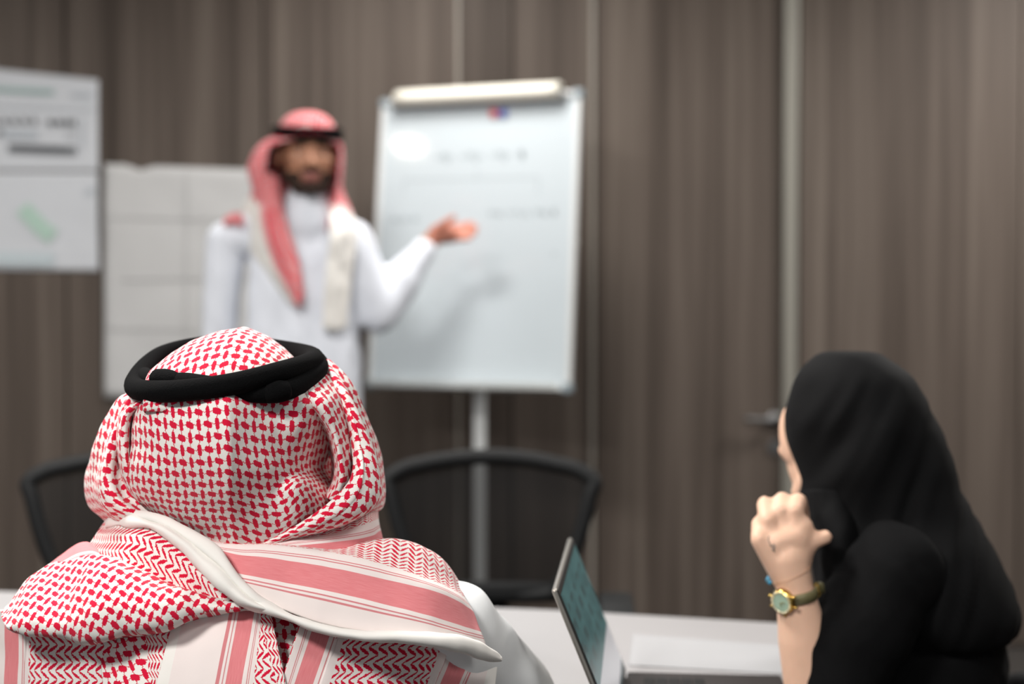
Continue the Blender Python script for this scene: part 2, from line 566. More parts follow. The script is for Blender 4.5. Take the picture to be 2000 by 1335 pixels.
# door
d0, d1 = wx(1166), wx(1526)
door = slab('door_1', ((d0 + d1) / 2, WALL_Y + 0.018, 1.395), (d1 - d0, 0.04, 2.77), wood_material('door_veneer', 23, 1.06), bev=0.003)
bm = bmesh.new()
add_box(bm, (wx(1543), WALL_Y + 0.005, CEIL / 2), (0.046, 0.05, CEIL - 0.02), bev=0.004)
add_box(bm, (wx(1530), WALL_Y + 0.0, CEIL / 2), (0.008, 0.05, CEIL - 0.02), bev=0.002)
fin('door_frame', bm, M['alu_pale'], door)
hp = at(1512, 818, WALL_Y - 0.004)
bm = bmesh.new()
add_cyl(bm, hp + Vector((0, 0.004, 0)), hp + Vector((0, -0.008, 0)), 0.027, seg=28)
add_cyl(bm, hp, hp + Vector((0, -0.045, 0)), 0.010, seg=18)
tube_bm(bm, [hp + Vector((0.004, -0.045, 0)), hp + Vector((-0.03, -0.05, 0.001)), hp + Vector((-0.08, -0.05, 0.003)), hp + Vector((-0.118, -0.046, 0.005))], [0.0115, 0.0105, 0.0095, 0.009], 14)
fin('door_handle', bm, M['steel'], door, smooth=True)
kp = at(1514, 872, WALL_Y - 0.004)
bm = bmesh.new()
add_cyl(bm, kp + Vector((0, 0.004, 0)), kp + Vector((0, -0.007, 0)), 0.026, seg=28)
add_cyl(bm, kp + Vector((0, -0.006, 0)), kp + Vector((0, -0.014, 0)), 0.009, seg=18)
fin('keyhole_plate', bm, M['steel'], door)
# baseboard
bm = bmesh.new(); add_box(bm, ((RX0 + joints[-1]) / 2, WALL_Y - 0.006, 0.04), (joints[-1] - RX0 - 0.02, 0.012, 0.08), bev=0.002)
tag(fin('baseboard_back', bm, M['steel']), kind='structure')

# ceiling luminaires: fittings modelled around the added, unseen area lamps
for i, (x, y, pw_) in enumerate(ADDED_PANELS):
    t = empty('added_ceiling_panel', (x, y, CEIL))
    tag(t, 'square white ceiling light panel out of view, added to light the room', 'ceiling light', 'added ceiling light panels')
    bm = bmesh.new()
    for s in (-1, 1):
        add_box(bm, (s * 0.295, 0, -0.012), (0.02, 0.61, 0.024), bev=0.003)
        add_box(bm, (0, s * 0.295, -0.012), (0.57, 0.02, 0.024), bev=0.003)
    fin('frame', bm, M['white_steel'], t)
    bm = bmesh.new(); add_box(bm, (0, 0, -0.006), (0.57, 0.57, 0.01))
    fin('diffuser', bm, M['added_panel'], t)


def downlight(x, y, label):
    t = empty('ceiling_downlight', (x, y, CEIL))
    tag(t, label, 'ceiling light')
    bm = bmesh.new()
    pr = [(0.098, 0.0), (0.098, -0.006), (0.082, -0.012), (0.074, -0.004), (0.074, 0.0)]
    seg = 36
    rings = [[bm.verts.new((r * math.cos(2 * math.pi * s / seg), r * math.sin(2 * math.pi * s / seg), z)) for s in range(seg)] for r, z in pr]
    for k in range(len(pr)):
        for s in range(seg):
            bm.faces.new((rings[k][s], rings[k][(s + 1) % seg], rings[(k + 1) % len(pr)][(s + 1) % seg], rings[(k + 1) % len(pr)][s]))
    fin('trim_ring', bm, M['white_steel'], t, smooth=True)
    bm = bmesh.new(); add_cyl(bm, (0, 0, -0.001), (0, 0, -0.006), 0.066, seg=36)
    fin('lens', bm, M['lamp'], t)


# ------------------------------------------------------------------ flip chart
BL, BR = at(717, 757, 4.77), at(1114, 765, 4.54)
ux = (BR - BL); ux.z = 0; BW = ux.length; ux.normalize()
nrm = Vector((ux.y, -ux.x, 0))                     # towards the viewers
LEAN = R(7.5)
uz = (Vector((0, 0, 1)) * math.cos(LEAN) - nrm * math.sin(LEAN)).normalized()
un = ux.cross(uz).normalized()                      # board normal, to the viewers
if un.y > 0: un = -un
O = (BL + BR) / 2
BH = 0.985
FB = Matrix((( ux.x, -un.x, uz.x, O.x), (ux.y, -un.y, uz.y, O.y), (ux.z, -un.z, uz.z, O.z), (0, 0, 0, 1)))
fc = empty('flip_chart', (0, 0, 0))
fc.matrix_basis = Matrix.Translation((O.x, O.y, 0))
tag(fc, 'white magnetic flip chart board on a single post with flipped over paper pad', 'flip chart')
LF = fc.matrix_basis.inverted() @ FB                # board frame -> flip chart local: x right, y back, z up
hw = BW / 2


def fcp(name, build, mats, smooth=False, parent=None):
    bm = bmesh.new(); build(bm)
    bmesh.ops.transform(bm, matrix=LF, verts=bm.verts)
    return fin(name, bm, mats, parent or fc, smooth)


fcp('writing_surface', lambda b: add_box(b, (0, 0.006, BH / 2), (BW - 0.03, 0.012, BH - 0.03), bev=0.001), M['board'])


def b_frame(b):
    for s in (-1, 1):
        add_box(b, (s * (hw - 0.009), 0.004, BH / 2), (0.018, 0.028, BH), bev=0.005)
    add_box(b, (0, 0.004, 0.009), (BW - 0.04, 0.028, 0.018), bev=0.005)
    add_box(b, (0, 0.004, BH - 0.009), (BW - 0.04, 0.028, 0.018), bev=0.005)


fcp('board_frame', b_frame, M['white_steel'])


M['corner'] = plain('grey_corner_plastic', srgb(135, 146, 152), 0.5)
for s_ in (-1, 1):
    for z_ in (0.012, BH - 0.012):
        fcp('corner_cap', lambda b: add_box(b, (s_ * (hw - 0.012), 0.004, z_), (0.036, 0.034, 0.036), bev=0.009), M['corner'])
# marker ledge
def b_ledge(b):
    add_box(b, (0, -0.030, 0.004), (BW * 0.92, 0.056, 0.006), bev=0.002)
    add_box(b, (0, -0.057, 0.012), (BW * 0.92, 0.005, 0.020), bev=0.002)


fcp('marker_ledge', b_ledge, M['alu'])
# clamp bar and the flipped-over pages
fcp('clamp_bar', lambda b: add_box(b, (0, -0.012, BH - 0.020), (BW * 0.86, 0.024, 0.030), bev=0.006), M['steel'])


def pages(b):
    # profile in (y, z): hangs a little in front, rolls over the top and down the back
    pr = [(-0.032, BH - 0.030), (-0.044, BH - 0.020), (-0.050, BH - 0.003), (-0.040, BH + 0.016), (-0.012, BH + 0.030), (0.025, BH + 0.020),
          (0.052, BH - 0.01), (0.085, BH - 0.12), (0.135, BH - 0.26), (0.195, BH - 0.40), (0.215, BH - 0.47)]
    pr = cr(pr, 46)
    x0, x1 = -hw + 0.062, hw - 0.070
    n = 12
    sh = 0.0
    outer = []
    for k in range(2):
        g = []
        for j, (y, z) in enumerate(pr):
            a = pr[max(0, j - 1)]; c = pr[min(len(pr) - 1, j + 1)]
            tx, tz = c[0] - a[0], c[1] - a[1]; l = math.hypot(tx, tz)
            off = 0.006 * k
            flare = 1.0 + 0.05 * max(0, (j - 26) / 20)
            g.append([b.verts.new((x0 * flare + (x1 - x0) * flare * i / n, y + tz / l * off, z - tx / l * off)) for i in range(n + 1)])
        outer.append(g)
    for k in range(2):
        g = outer[k]
        for j in range(len(pr) - 1):
            for i in range(n):
                b.faces.new((g[j][i], g[j][i + 1], g[j + 1][i + 1], g[j + 1][i]))
    A_, B_ = outer
    J = len(pr) - 1
    for j in range(J):
        for i in (0, n): b.faces.new((A_[j][i], A_[j + 1][i], B_[j + 1][i], B_[j][i]))
    for i in range(n):
        for j in (0, J): b.faces.new((A_[j][i], A_[j][i + 1], B_[j][i + 1], B_[j][i]))


fcp('paper_pad', pages, M['paper_warm'], True)


# back bracket, post and foot
def post(b):
    top = FB @ Vector((0, 0.03, 0.30))
    base = Vector((at(937, 900, 4.76).x, 4.76, 0))
    l = fc.matrix_basis.inverted()
    add_box(b, l @ Vector((base.x, base.y, 0.56)), (0.040, 0.03, 1.04), bev=0.006)


bm = bmesh.new(); post(bm)
fin('post', bm, M['white_steel'], fc)
pb = fc.matrix_basis.inverted() @ Vector((at(937, 900, 4.76).x, 4.76, 0))
bm = bmesh.new()
add_cyl(bm, (pb.x, pb.y, 0.028), (pb.x, pb.y, 0.045), 0.06, 0.045, seg=28)
for k in range(5):
    a = 2 * math.pi * k / 5 + 0.3
    e = Vector((pb.x + 0.33 * math.cos(a), pb.y + 0.33 * math.sin(a), 0.05))
    tube_bm(bm, [Vector((pb.x, pb.y, 0.045)), e], [0.02, 0.014], 10)
    add_ball(bm, e + Vector((0, 0, -0.024)), 0.025, 12)
fin('star_foot', bm, M['steel'], fc, smooth=True)
bm = bmesh.new()
add_box(bm, Vector((pb.x, pb.y - 0.012, 1.08)), (0.12, 0.05, 0.12), M=None, bev=0.008)
fin('bracket', bm, M['steel'], fc)


def stroke(bm, pts, w, frame, lift=0.0006):
    """a pen stroke as a thin raised ribbon; pts in (x, z) of the frame's plane, y is towards the back"""
    pts = [Vector((p[0], 0, p[1])) for p in pts]
    L_, R_ = [], []
    for i, p in enumerate(pts):
        t = (pts[min(i + 1, len(pts) - 1)] - pts[max(i - 1, 0)]).normalized()
        nn = Vector((-t.z, 0, t.x)) * w / 2
        L_.append(bm.verts.new(frame @ (p + nn + Vector((0, -lift, 0)))))
        R_.append(bm.verts.new(frame @ (p - nn + Vector((0, -lift, 0)))))
    for i in range(len(pts) - 1):
        bm.faces.new((L_[i], R_[i], R_[i + 1], L_[i + 1]))


def scribble(bm, x0, x1, z, h, n, w, frame, seed, lift=0.0006):
    """a line of joined handwriting, words apart"""
    rnd = random.Random(seed)
    x = x0
    while x < x1:
        wl = min(x1 - x, rnd.uniform(0.05, 0.10) * (x1 - x0) / 0.3)
        k = max(4, int(wl / (x1 - x0) * n))
        pts = []
        for i in range(k * 6 + 1):
            t = i / 6
            pts.append((x + wl * i / (k * 6), z + h * 0.5 * math.sin(t * 2 * math.pi) * (0.5 + 0.5 * math.sin(t * 1.9 + seed)) + (h * 0.4 if int(t) % 3 == 1 and 0.3 < t % 1 < 0.7 else 0)))
        stroke(bm, pts, w, frame, lift)
        x += wl + 0.02 * (x1 - x0) / 0.3 * 1.2


def bz(px, py):
    """pixel -> (x, z) on the board plane"""
    p0 = Vector((0, 0, CAM_H)); d = at(px, py, 1.0) - p0
    q = FB.inverted() @ p0; e = FB.inverted().to_3x3() @ d
    s = -q.y / e.y
    r_ = q + e * s
    return r_.x, r_.z


bm = bmesh.new()
xa, za = bz(850, 312); xb, zb = bz(1025, 300)
scribble(bm, xa, xb, (za + zb) / 2, 0.040, 11, 0.005, LF, 3)
fin('handwriting', bm, M['ink'], fc)
bm = bmesh.new()
stroke(bm, [bz(930, 330), bz(932, 350)], 0.003, LF)
stroke(bm, [bz(790, 352), bz(1052, 346)], 0.003, LF)
stroke(bm, [bz(1052, 346), bz(1050, 378)], 0.003, LF)
stroke(bm, [bz(790, 352), bz(788, 380)], 0.003, LF)
fin('pen_line', bm, M['ink'], fc)
bm = bmesh.new()
xa, za = bz(955, 424); xb, zb = bz(1085, 410)
scribble(bm, xa, xb, (za + zb) / 2, 0.028, 10, 0.0042, LF, 8)
fin('handwriting', bm, M['ink'], fc)
bm = bmesh.new()
xa, za = bz(765, 430); xb, zb = bz(820, 424)
scribble(bm, xa, xb, za, 0.026, 5, 0.0035, LF, 5)
fin('handwriting', bm, M['ink'], fc); bm = bmesh.new()
stroke(bm, [bz(1078, 492), bz(1086, 498)], 0.005, LF)
hw_o = fin('handwriting', bm, M['ink'], fc)
for name, px_, mat in (('magnet', 966, 'magnet_red'), ('magnet', 984, 'magnet_blue')):
    x, z = bz(px_, 222)
    m_ = empty('round_magnet', FB @ Vector((x, 0, z)))
    m_.rotation_euler = FB.to_euler()
    col = 'red' if 'red' in mat else 'blue'
    tag(m_, '%s round magnet stuck on the flip chart just under the paper pad' % col, 'magnet')
    bm = bmesh.new()
    add_cyl(bm, (0, 0.0, 0), (0, -0.009, 0), 0.015, 0.0145, seg=24)
    fin('magnet_cap', bm, M[mat], m_)
    bm = bmesh.new(); add_cyl(bm, (0, -0.009, 0), (0, -0.0105, 0), 0.011, 0.009, seg=24)
    fin('grip_rim', bm, M[mat], m_)

# ------------------------------------------------------------------ papers on the wall


def sheet(name, corners, Y, mat, label, cat, wob=0.004, notch=None, thick=0.0012, curl=0.0):
    """corners px TL, TR, BR, BL on the wall plane; a gently buckled sheet with thickness"""
    o = empty(name, at(*corners[3], Y))
    tag(o, label, cat)
    P = [at(c[0], c[1], Y) for c in corners]
    nu, nv = 26, 26
    bm = bmesh.new(); g = []
    for j in range(nv + 1):
        row = []
        for i in range(nu + 1):
            a, b = i / nu, j / nv
            p = (P[0] * (1 - a) + P[1] * a) * (1 - b) + (P[3] * (1 - a) + P[2] * a) * b
            if notch and j == 0:
                p.z -= notch[1] * max(0, 1 - abs(a - notch[0]) / notch[2])
            q = Vector((p.x * 5, p.z * 5, 3.3))
            p.y -= abs(mnoise.noise(q)) * wob + wob * 0.6 * (1 if 3 < j < nv - 3 else 0) * 0.2
            p.y -= curl * max(0, b - 0.7) ** 2
            row.append(bm.verts.new(p - o.location))
        g.append(row)
    for j in range(nv):
        for i in range(nu): bm.faces.new((g[j][i], g[j][i + 1], g[j + 1][i + 1], g[j + 1][i]))
    r_ = bmesh.ops.extrude_face_region(bm, geom=list(bm.faces))
    for v in r_['geom']:
        if isinstance(v, bmesh.types.BMVert): v.co.y += thick
    fin('sheet', bm, mat, o, True)
    return o


PY = WALL_Y - 0.004


def on_wall(o, Y):
    return Matrix.Translation(-o.location) @ Matrix.Translation((0, Y, 0))


def wp(px, py, Y=PY - 0.007):
    p = at(px, py, Y); return (p.x, p.z)


p1 = sheet('printed_poster', [(-110, 124), (192, 156), (192, 334), (-110, 334)], PY, M['paper_cool'],
           'printed white poster sheet with grey bars and text, upper of two on the wall', 'poster')
FR = on_wall(p1, PY - 0.0075)


def bars(parent, fr, name, quads, mat):
    bm = bmesh.new()
    for (x0, y0, x1, y1, h) in quads:
        stroke(bm, [wp(x0, y0), wp((x0 + x1) / 2, (y0 + y1) / 2), wp(x1, y1)], h / 543.0, fr)
    fin(name, bm, mat, parent)


bars(p1, FR, 'heading_print', [(-40, 172, 105, 180, 9)], M['ink_teal'])
bars(p1, FR, 'heading_print', [(140, 184, 180, 187, 6)], M['ink_pale'])
bars(p1, FR, 'rule_print', [(-100, 205, 188, 214, 2), (160, 230, 160, 290, 3)], M['ink_pale'])
bm = bmesh.new()
a_, b_ = wp(2, 238), wp(72, 240)
scribble(bm, a_[0], b_[0], a_[1], 0.030, 9, 0.006, FR, 4)
fin('text_print', bm, M['ink_grey'], p1); bm = bmesh.new()
a_, b_ = wp(92, 240), wp(146, 242)
scribble(bm, a_[0], b_[0], a_[1], 0.030, 7, 0.006, FR, 9)
fin('text_print', bm, M['ink_grey'], p1); bm = bmesh.new()
a_, b_ = wp(-70, 236), wp(-6, 238)
scribble(bm, a_[0], b_[0], a_[1], 0.030, 7, 0.006, FR, 6)
fin('text_print', bm, M['ink_grey'], p1); bm = bmesh.new()
pts = [wp(138 + 7 * math.cos(k / 12 * 2 * math.pi), 263 + 7 * math.sin(k / 12 * 2 * math.pi)) for k in range(13)]
stroke(bm, pts, 0.003, FR)
fin('text_print', bm, M['ink_grey'], p1)
bars(p1, FR, 'bar_print', [(2, 261, 74, 263, 13)], M['ink_pale'])
bars(p1, FR, 'bar_print', [(-8, 259, 5, 259, 9)], M['ink_dark'])
bars(p1, FR, 'bar_print', [(16, 289, 150, 294, 16)], M['ink_grey'])
bars(p1, FR, 'bar_print', [(22, 289, 140, 293, 7)], M['ink_pale'])
p2 = sheet('printed_poster', [(-110, 337), (191, 337), (193, 529), (-110, 526)], PY, M['paper_cool'],
           'white poster sheet with pale green diagonal print, lower of the two on wall', 'poster')
FR2 = on_wall(p2, PY - 0.0075)
bm = bmesh.new()
stroke(bm, [wp(44, 405), wp(65, 428), wp(85, 448), wp(104, 462)], 0.058, FR2)
fin('green_print', bm, M['ink_green'], p2)
bars(p2, FR2, 'bar_print', [(-100, 503, 105, 506, 26)], plain('very_pale_teal_print', srgb(192, 203, 208), 0.7))
bars(p2, FR2, 'bar_print', [(168, 372, 184, 374, 10)], M['ink_pale'])

p3 = sheet('flipchart_sheet', [(204, 320), (575, 334), (575, 790), (204, 776)], PY - 0.012, M['paper_grey'],
           'large blank creased paper sheet with a nick in its top edge, taped behind the speaker', 'paper sheet', wob=0.010, notch=(0.19, 0.018, 0.07))
FR3 = on_wall(p3, PY - 0.026)
bm = bmesh.new()
for (x0, y0, x1, y1) in ((206, 424, 560, 430), (206, 640, 560, 648), (240, 546, 500, 540)):
    a_, b_ = wp(x0, y0, PY - 0.012), wp(x1, y1, PY - 0.012)
    n = 10
    pts = [Vector((a_[0] + (b_[0] - a_[0]) * k / n, PY - 0.0205, a_[1] + (b_[1] - a_[1]) * k / n)) - p3.location for k in range(n + 1)]
    tube_bm(bm, pts, 0.0017, 6)
a_, b_ = wp(366, 330, PY - 0.012), wp(362, 770, PY - 0.012)
pts = [Vector((a_[0] + (b_[0] - a_[0]) * k / 10, PY - 0.0205, a_[1] + (b_[1] - a_[1]) * k / 10)) - p3.location for k in range(11)]
tube_bm(bm, pts, 0.0017, 6)
fin('crease', bm, M['paper_grey'], p3, True)

# ------------------------------------------------------------------ table
TZ = 0.74
tb = empty('meeting_table', (-0.4, 2.0, 0))
tag(tb, 'long white meeting table with a thin edge band, running across the room', 'table')
far = cr([(-2.3, 2.68), (-1.6, 2.63), (-0.914, 2.545), (-0.026, 2.405), (0.20, 2.352), (0.46, 2.280)], 40)
near = [(0.405, 1.44), (-0.25, 1.70), (-0.9, 1.82), (-1.6, 1.92), (-2.3, 2.0)]
out = [tuple(p) for p in far] + near


def prism(bm, pts, z0, z1, off):
    lo = [bm.verts.new((x - off[0], y - off[1], z0)) for x, y in pts]
    hi = [bm.verts.new((x - off[0], y - off[1], z1)) for x, y in pts]
    bm.faces.new(hi); bm.faces.new(list(reversed(lo)))
    n = len(pts)
    for i in range(n):
        bm.faces.new((lo[i], lo[(i + 1) % n], hi[(i + 1) % n], hi[i]))


bm = bmesh.new(); prism(bm, out, TZ - 0.008, TZ, (-0.4, 2.0)); fin('table_top', bm, M['table'], tb)
bm = bmesh.new()
ctr = np.mean(np.array(out), axis=0)
prism(bm, [tuple(ctr + (np.array(p) - ctr) * 0.9985) for p in out], TZ - 0.028, TZ - 0.008, (-0.4, 2.0))
fin('edge_band', bm, M['table_edge'], tb)
for (x, y) in ((0.25, 2.16), (0.22, 1.66), (-2.05, 2.5), (-2.05, 2.1)):
    bm = bmesh.new()
    add_box(bm, (x + 0.4, y - 2.0, (TZ - 0.028) / 2), (0.05, 0.05, TZ - 0.028), bev=0.004)
    fin('leg', bm, M['white_steel'], tb)

# loose papers on the table
pc = [(1236, 1240), (1530, 1262), (1545, 1318), (1228, 1300)]


def on_table(px, py, z=TZ):
    d = at(px, py, 1.0) - Vector((0, 0, CAM_H))
    s = (z - CAM_H) / d.z
    return Vector((0, 0, CAM_H)) + d * s


q = [on_table(*c) for c in pc]
ps = empty('paper_sheet', (q[0] + q[2]) / 2)
tag(ps, 'blank white sheet of paper lying flat on the table behind the laptop', 'paper sheet')
bm = bmesh.new()
prism(bm, [(p.x, p.y) for p in q], 0.0004, 0.0018, (ps.location.x, ps.location.y))
fin('sheet', bm, plain('copy_paper', srgb(166, 166, 168), 0.8, spec=0.2), ps)
ps2 = empty('paper_sheet', (q[0] + q[2]) / 2)

bpy.data.objects.remove(ps2)

# ------------------------------------------------------------------ laptop
HN, HF = Vector((0.124, 1.57, TZ)), Vector((0.156, 1.924, TZ))
lx = (HF - HN); LWID = lx.length; lx.normalize()       # along the hinge, away from camera
ly = Vector((lx.y, -lx.x, 0))                           # towards the user (right)
lap = empty('laptop', (HN + HF) / 2)
tag(lap, 'open dark grey laptop with lit teal screen on the white table', 'laptop')
LM = Matrix(((ly.x, lx.x, 0, 0), (ly.y, lx.y, 0, 0), (0, 0, 1, 0), (0, 0, 0, 1)))   # local: x to user, y along hinge
DEP = 0.208
bm = bmesh.new(); add_box(bm, (DEP / 2, 0, 0.0085), (DEP, LWID, 0.014), M=LM, bev=0.004)
fin('base', bm, M['laptop'], lap)
for s1 in (-1, 1):
    for x in (0.03, DEP - 0.03):
        bm = bmesh.new(); add_cyl(bm, (x, s1 * (LWID / 2 - 0.03), 0.0), (x, s1 * (LWID / 2 - 0.03), 0.003), 0.008, seg=12, M=LM)
        fin('rubber_foot', bm, M['key'], lap)
kb = bmesh.new()
for r_ in range(5):
    for c in range(13):
        add_box(kb, (0.030 + r_ * 0.0165, -0.132 + c * 0.022, 0.0165), (0.0138, 0.0190, 0.002), M=LM, bev=0.0006)
ko = fin('keyboard_keys', kb, M['key'], lap); ko['kind'] = 'stuff'
bm = bmesh.new(); add_box(bm, (0.160, 0, 0.0158), (0.075, 0.13, 0.0012), M=LM, bev=0.0004)
fin('touchpad', bm, M['laptop'], lap)
top = Vector((0.0816 - 0.156, 0, 0.938 - TZ - 0.016))
LH = math.hypot(top.x, top.z) ; tilt = math.atan2(-top.x, top.z)
LT = LM @ Matrix.Translation((0.0, 0, 0.016)) @ Matrix.Rotation(-tilt, 4, 'Y')
bm = bmesh.new(); add_box(bm, (-0.004, 0, LH / 2), (0.006, LWID, LH), M=LT, bev=0.0025)
lid = fin('lid', bm, M['laptop_edge'], lap)
bm = bmesh.new(); add_box(bm, (-0.0006, 0, LH / 2), (0.0012, LWID - 0.004, LH - 0.006), M=LT)
fin('bezel', bm, M['key'], lid)
me = bpy.data.meshes.new('screen')
bm = bmesh.new(); uvl = bm.loops.layers.uv.new('UVMap')
vs = [bm.verts.new(LT @ Vector((0.0004, y, z))) for y, z in ((-LWID / 2 + 0.008, 0.012), (LWID / 2 - 0.008, 0.012), (LWID / 2 - 0.008, LH - 0.010), (-LWID / 2 + 0.008, LH - 0.010))]
f = bm.faces.new(vs)
for l, uv in zip(f.loops, ((0, 0), (1, 0), (1, 1), (0, 1))): l[uvl].uv = uv
bm.to_mesh(me); bm.free()
link('screen', me, M['screen'], lid, smooth=False)
bm = bmesh.new(); add_cyl(bm, (0.0, -LWID * 0.36, 0.014), (0.0, LWID * 0.36, 0.014), 0.0055, seg=14, M=LM)
fin('hinge', bm, M['key'], lap, smooth=True)


# ------------------------------------------------------------------ chairs
def chair(name, loc, rz, label, group=None, low=False):
    t = empty(name, loc, rz)
    tag(t, label, 'chair', group)
    # local: sitter faces -Y; back at y = 0
    zt, zb = (0.932, 0.645) if not low else (0.70, 0.52)
    wt, wb_ = 0.222, 0.150
    ctr = []
    for s in np.linspace(-1, 1, 13):
        ctr.append((s * wt * (0.985 if abs(s) > 0.95 else 1), 0.03 - 0.035 * s * s, zt - 0.035 * s * s - (0.012 if abs(s) > 0.95 else 0)))
    side_r = [(wt - 0.012, -0.01, zt - 0.08), (wb_ + 0.035, -0.012, (zt + zb) / 2 - 0.03), (wb_, -0.01, zb + 0.03)]
    bot = [(wb_ - 0.03, -0.005, zb), (0, 0.01, zb - 0.005), (-wb_ + 0.03, -0.005, zb)]
    side_l = [(-x, y, z) for x, y, z in reversed(side_r)]
    loop = cr(ctr + side_r + bot + side_l, 90, closed=True)
    bm = bmesh.new(); tube_bm(bm, loop, 0.0165, 10, closed=True)
    fin('back_frame', bm, M['black_plastic'], t, True)
    bm = bmesh.new()
    add_box(bm, (0, 0.0, zb + 0.004), (wb_ * 1.9, 0.022, 0.042), bev=0.008)
    fin('lower_back_rail', bm, M['black_plastic'], t, True)
    # mesh panel
    n, m = 24, 14
    rows = []
    for j in range(m + 1):
        b = j / m
        row = []
        for i in range(n + 1):
            s = -1 + 2 * i / n
            tp = np.array((s * wt * 0.97, 0.03 - 0.035 * s * s, zt - 0.035 * s * s - 0.006))
            bt = np.array((s * wb_ * 0.97, 0.005 - 0.012 * s * s, zb + 0.01))
            w = wt * (1 - b) + wb_ * b
            p = tp * (1 - b) + bt * b
            p[1] -= 0.012 * math.sin(math.pi * b)
            row.append(p)
        rows.append(row)
    bm = bmesh.new()
    V_ = [[bm.verts.new(tuple(p)) for p in r_] for r_ in rows]
    for j in range(m):
        for i in range(n): bm.faces.new((V_[j][i], V_[j][i + 1], V_[j + 1][i + 1], V_[j + 1][i]))
    fin('back_mesh', bm, M['chair_mesh'], t, True)
    bm = bmesh.new()
    tube_bm(bm, cr([(0, 0.015, zb + 0.0), (0, 0.06, zb - 0.10), (0, 0.03, 0.44), (0, -0.10, 0.415), (0, -0.2, 0.415)], 20), 0.022, 10, flat=(1.6, 0.7))
    fin('back_spine', bm, M['black_plastic'], t, True)
    # seat cushion
    bm = bmesh.new(); add_box(bm, (0, -0.235, 0.455), (0.46, 0.44, 0.07), bev=0.028)
    fin('seat', bm, M['black_fabric'], t, True)
    if not low:
        for s in (-1, 1):
            bm = bmesh.new()
            tube_bm(bm, cr([(s * 0.20, -0.2, 0.42), (s * 0.265, -0.2, 0.44), (s * 0.268, -0.2, 0.60), (s * 0.262, -0.2, 0.64)], 14), 0.014, 10)
            add_box(bm, (s * 0.262, -0.20, 0.655), (0.07, 0.24, 0.026), bev=0.010)
            fin('armrest', bm, M['black_plastic'], t, True)
    bm = bmesh.new()
    add_cyl(bm, (0, -0.22, 0.10), (0, -0.22, 0.30), 0.026, seg=20); add_cyl(bm, (0, -0.22, 0.30), (0, -0.22, 0.42), 0.015, seg=20)
    fin('gas_lift', bm, M['black_plastic'], t, True)
    for k in range(5):
        a = 2 * math.pi * k / 5 + 0.2
        e = Vector((0.30 * math.cos(a), -0.22 + 0.30 * math.sin(a), 0.075))
        bm = bmesh.new(); tube_bm(bm, [(0, -0.22, 0.115), e * 0.5 + Vector((0, -0.11, 0.055)), e], [0.024, 0.018, 0.014], 10)
        fin('foot_spoke', bm, M['black_plastic'], t, True)
        bm = bmesh.new()
        d = Vector((-math.sin(a), math.cos(a), 0))
        for s in (-1, 1):
            add_cyl(bm, e + d * (0.006 * s) + Vector((0, 0, -0.048)), e + d * (0.024 * s) + Vector((0, 0, -0.048)), 0.0265, seg=18)
        add_cyl(bm, e + Vector((0, 0, -0.04)), e + Vector((0, 0, 0.004)), 0.008, seg=10)
        fin('caster', bm, M['black_plastic'], t, True)
    return t


c1 = at(958, 900, 3.0)
chair('mesh_chair', (c1.x, 3.0, 0), R(-3), 'black mesh back office chair beneath the flip chart post, empty', 'empty chairs across the table')
c2 = at(262, 900, 2.98)
chair('mesh_chair', (c2.x, 2.98, 0), R(2), 'black mesh back office chair half hidden behind the checked headscarf, empty', 'empty chairs across the table')


# ------------------------------------------------------------------ people
def head_parts(T, s=1.0, ears=True):
    """overlapping solids of a head; local face looks -Y, z up, origin mid-skull"""
    rot = T.to_3x3()
    def P(x, y, z): return T @ (Vector((x, y, z)) * s)
    def e(c, r, m=None):
        return ('e', P(*c), tuple(k * s for k in r), rot @ m if m else rot)
    def c(a, ra, b, rb): return ('c', P(*a), ra * s, P(*b), rb * s)
    out = [e((0, 0.012, 0.032), (0.075, 0.095, 0.083)), e((0, -0.028, -0.035), (0.064, 0.066, 0.080)),
           e((0, -0.062, -0.030), (0.048, 0.034, 0.060)),
           c((-0.030, -0.050, -0.088), 0.024, (0.030, -0.050, -0.088), 0.024), e((0, -0.076, -0.098), (0.024, 0.020, 0.018)),
           c((-0.056, -0.010, -0.060), 0.020, (-0.030, -0.055, -0.090), 0.020), c((0.056, -0.010, -0.060), 0.020, (0.030, -0.055, -0.090), 0.020),
           c((0, -0.086, 0.012), 0.0085, (0, -0.113, -0.030), 0.0115), e((-0.012, -0.100, -0.034), (0.009, 0.011, 0.008)), e((0.012, -0.100, -0.034), (0.009, 0.011, 0.008)),
           c((-0.040, -0.078, 0.022), 0.009, (-0.012, -0.088, 0.020), 0.008), c((0.040, -0.078, 0.022), 0.009, (0.012, -0.088, 0.020), 0.008),
           e((-0.042, -0.068, -0.020), (0.020, 0.018, 0.016)), e((0.042, -0.068, -0.020), (0.020, 0.018, 0.016)),
           c((-0.017, -0.089, -0.059), 0.006, (0.017, -0.089, -0.059), 0.006), c((-0.014, -0.088, -0.070), 0.007, (0.014, -0.088, -0.070), 0.007)]
    for q in (-1, 1) if ears else ():
        out.append(e((q * 0.077, 0.012, -0.004), (0.009, 0.020, 0.032)))
        out.append(e((q * 0.079, 0.016, -0.026), (0.007, 0.010, 0.012)))
    return out


def eyes(parent, T, s, names=True):
    for q in (-1, 1):
        bm = bmesh.new()
        c = T @ (Vector((q * 0.031, -0.0755, -0.001)) * s)
        add_ball(bm, (0, 0, 0), (0.0130 * s, 0.0078 * s, 0.0050 * s), 16, Matrix.Translation(c) @ T.to_3x3().to_4x4())
        d = (T.to_3x3() @ Vector((0, -1, 0)))
        add_ball(bm, (0, 0, 0), 0.0054 * s, 12, Matrix.Translation(c + d * 0.0036 * s), mi=1)
        fin('eye', bm, [M['eye_white'], M['iris']], parent, True, keep=True)


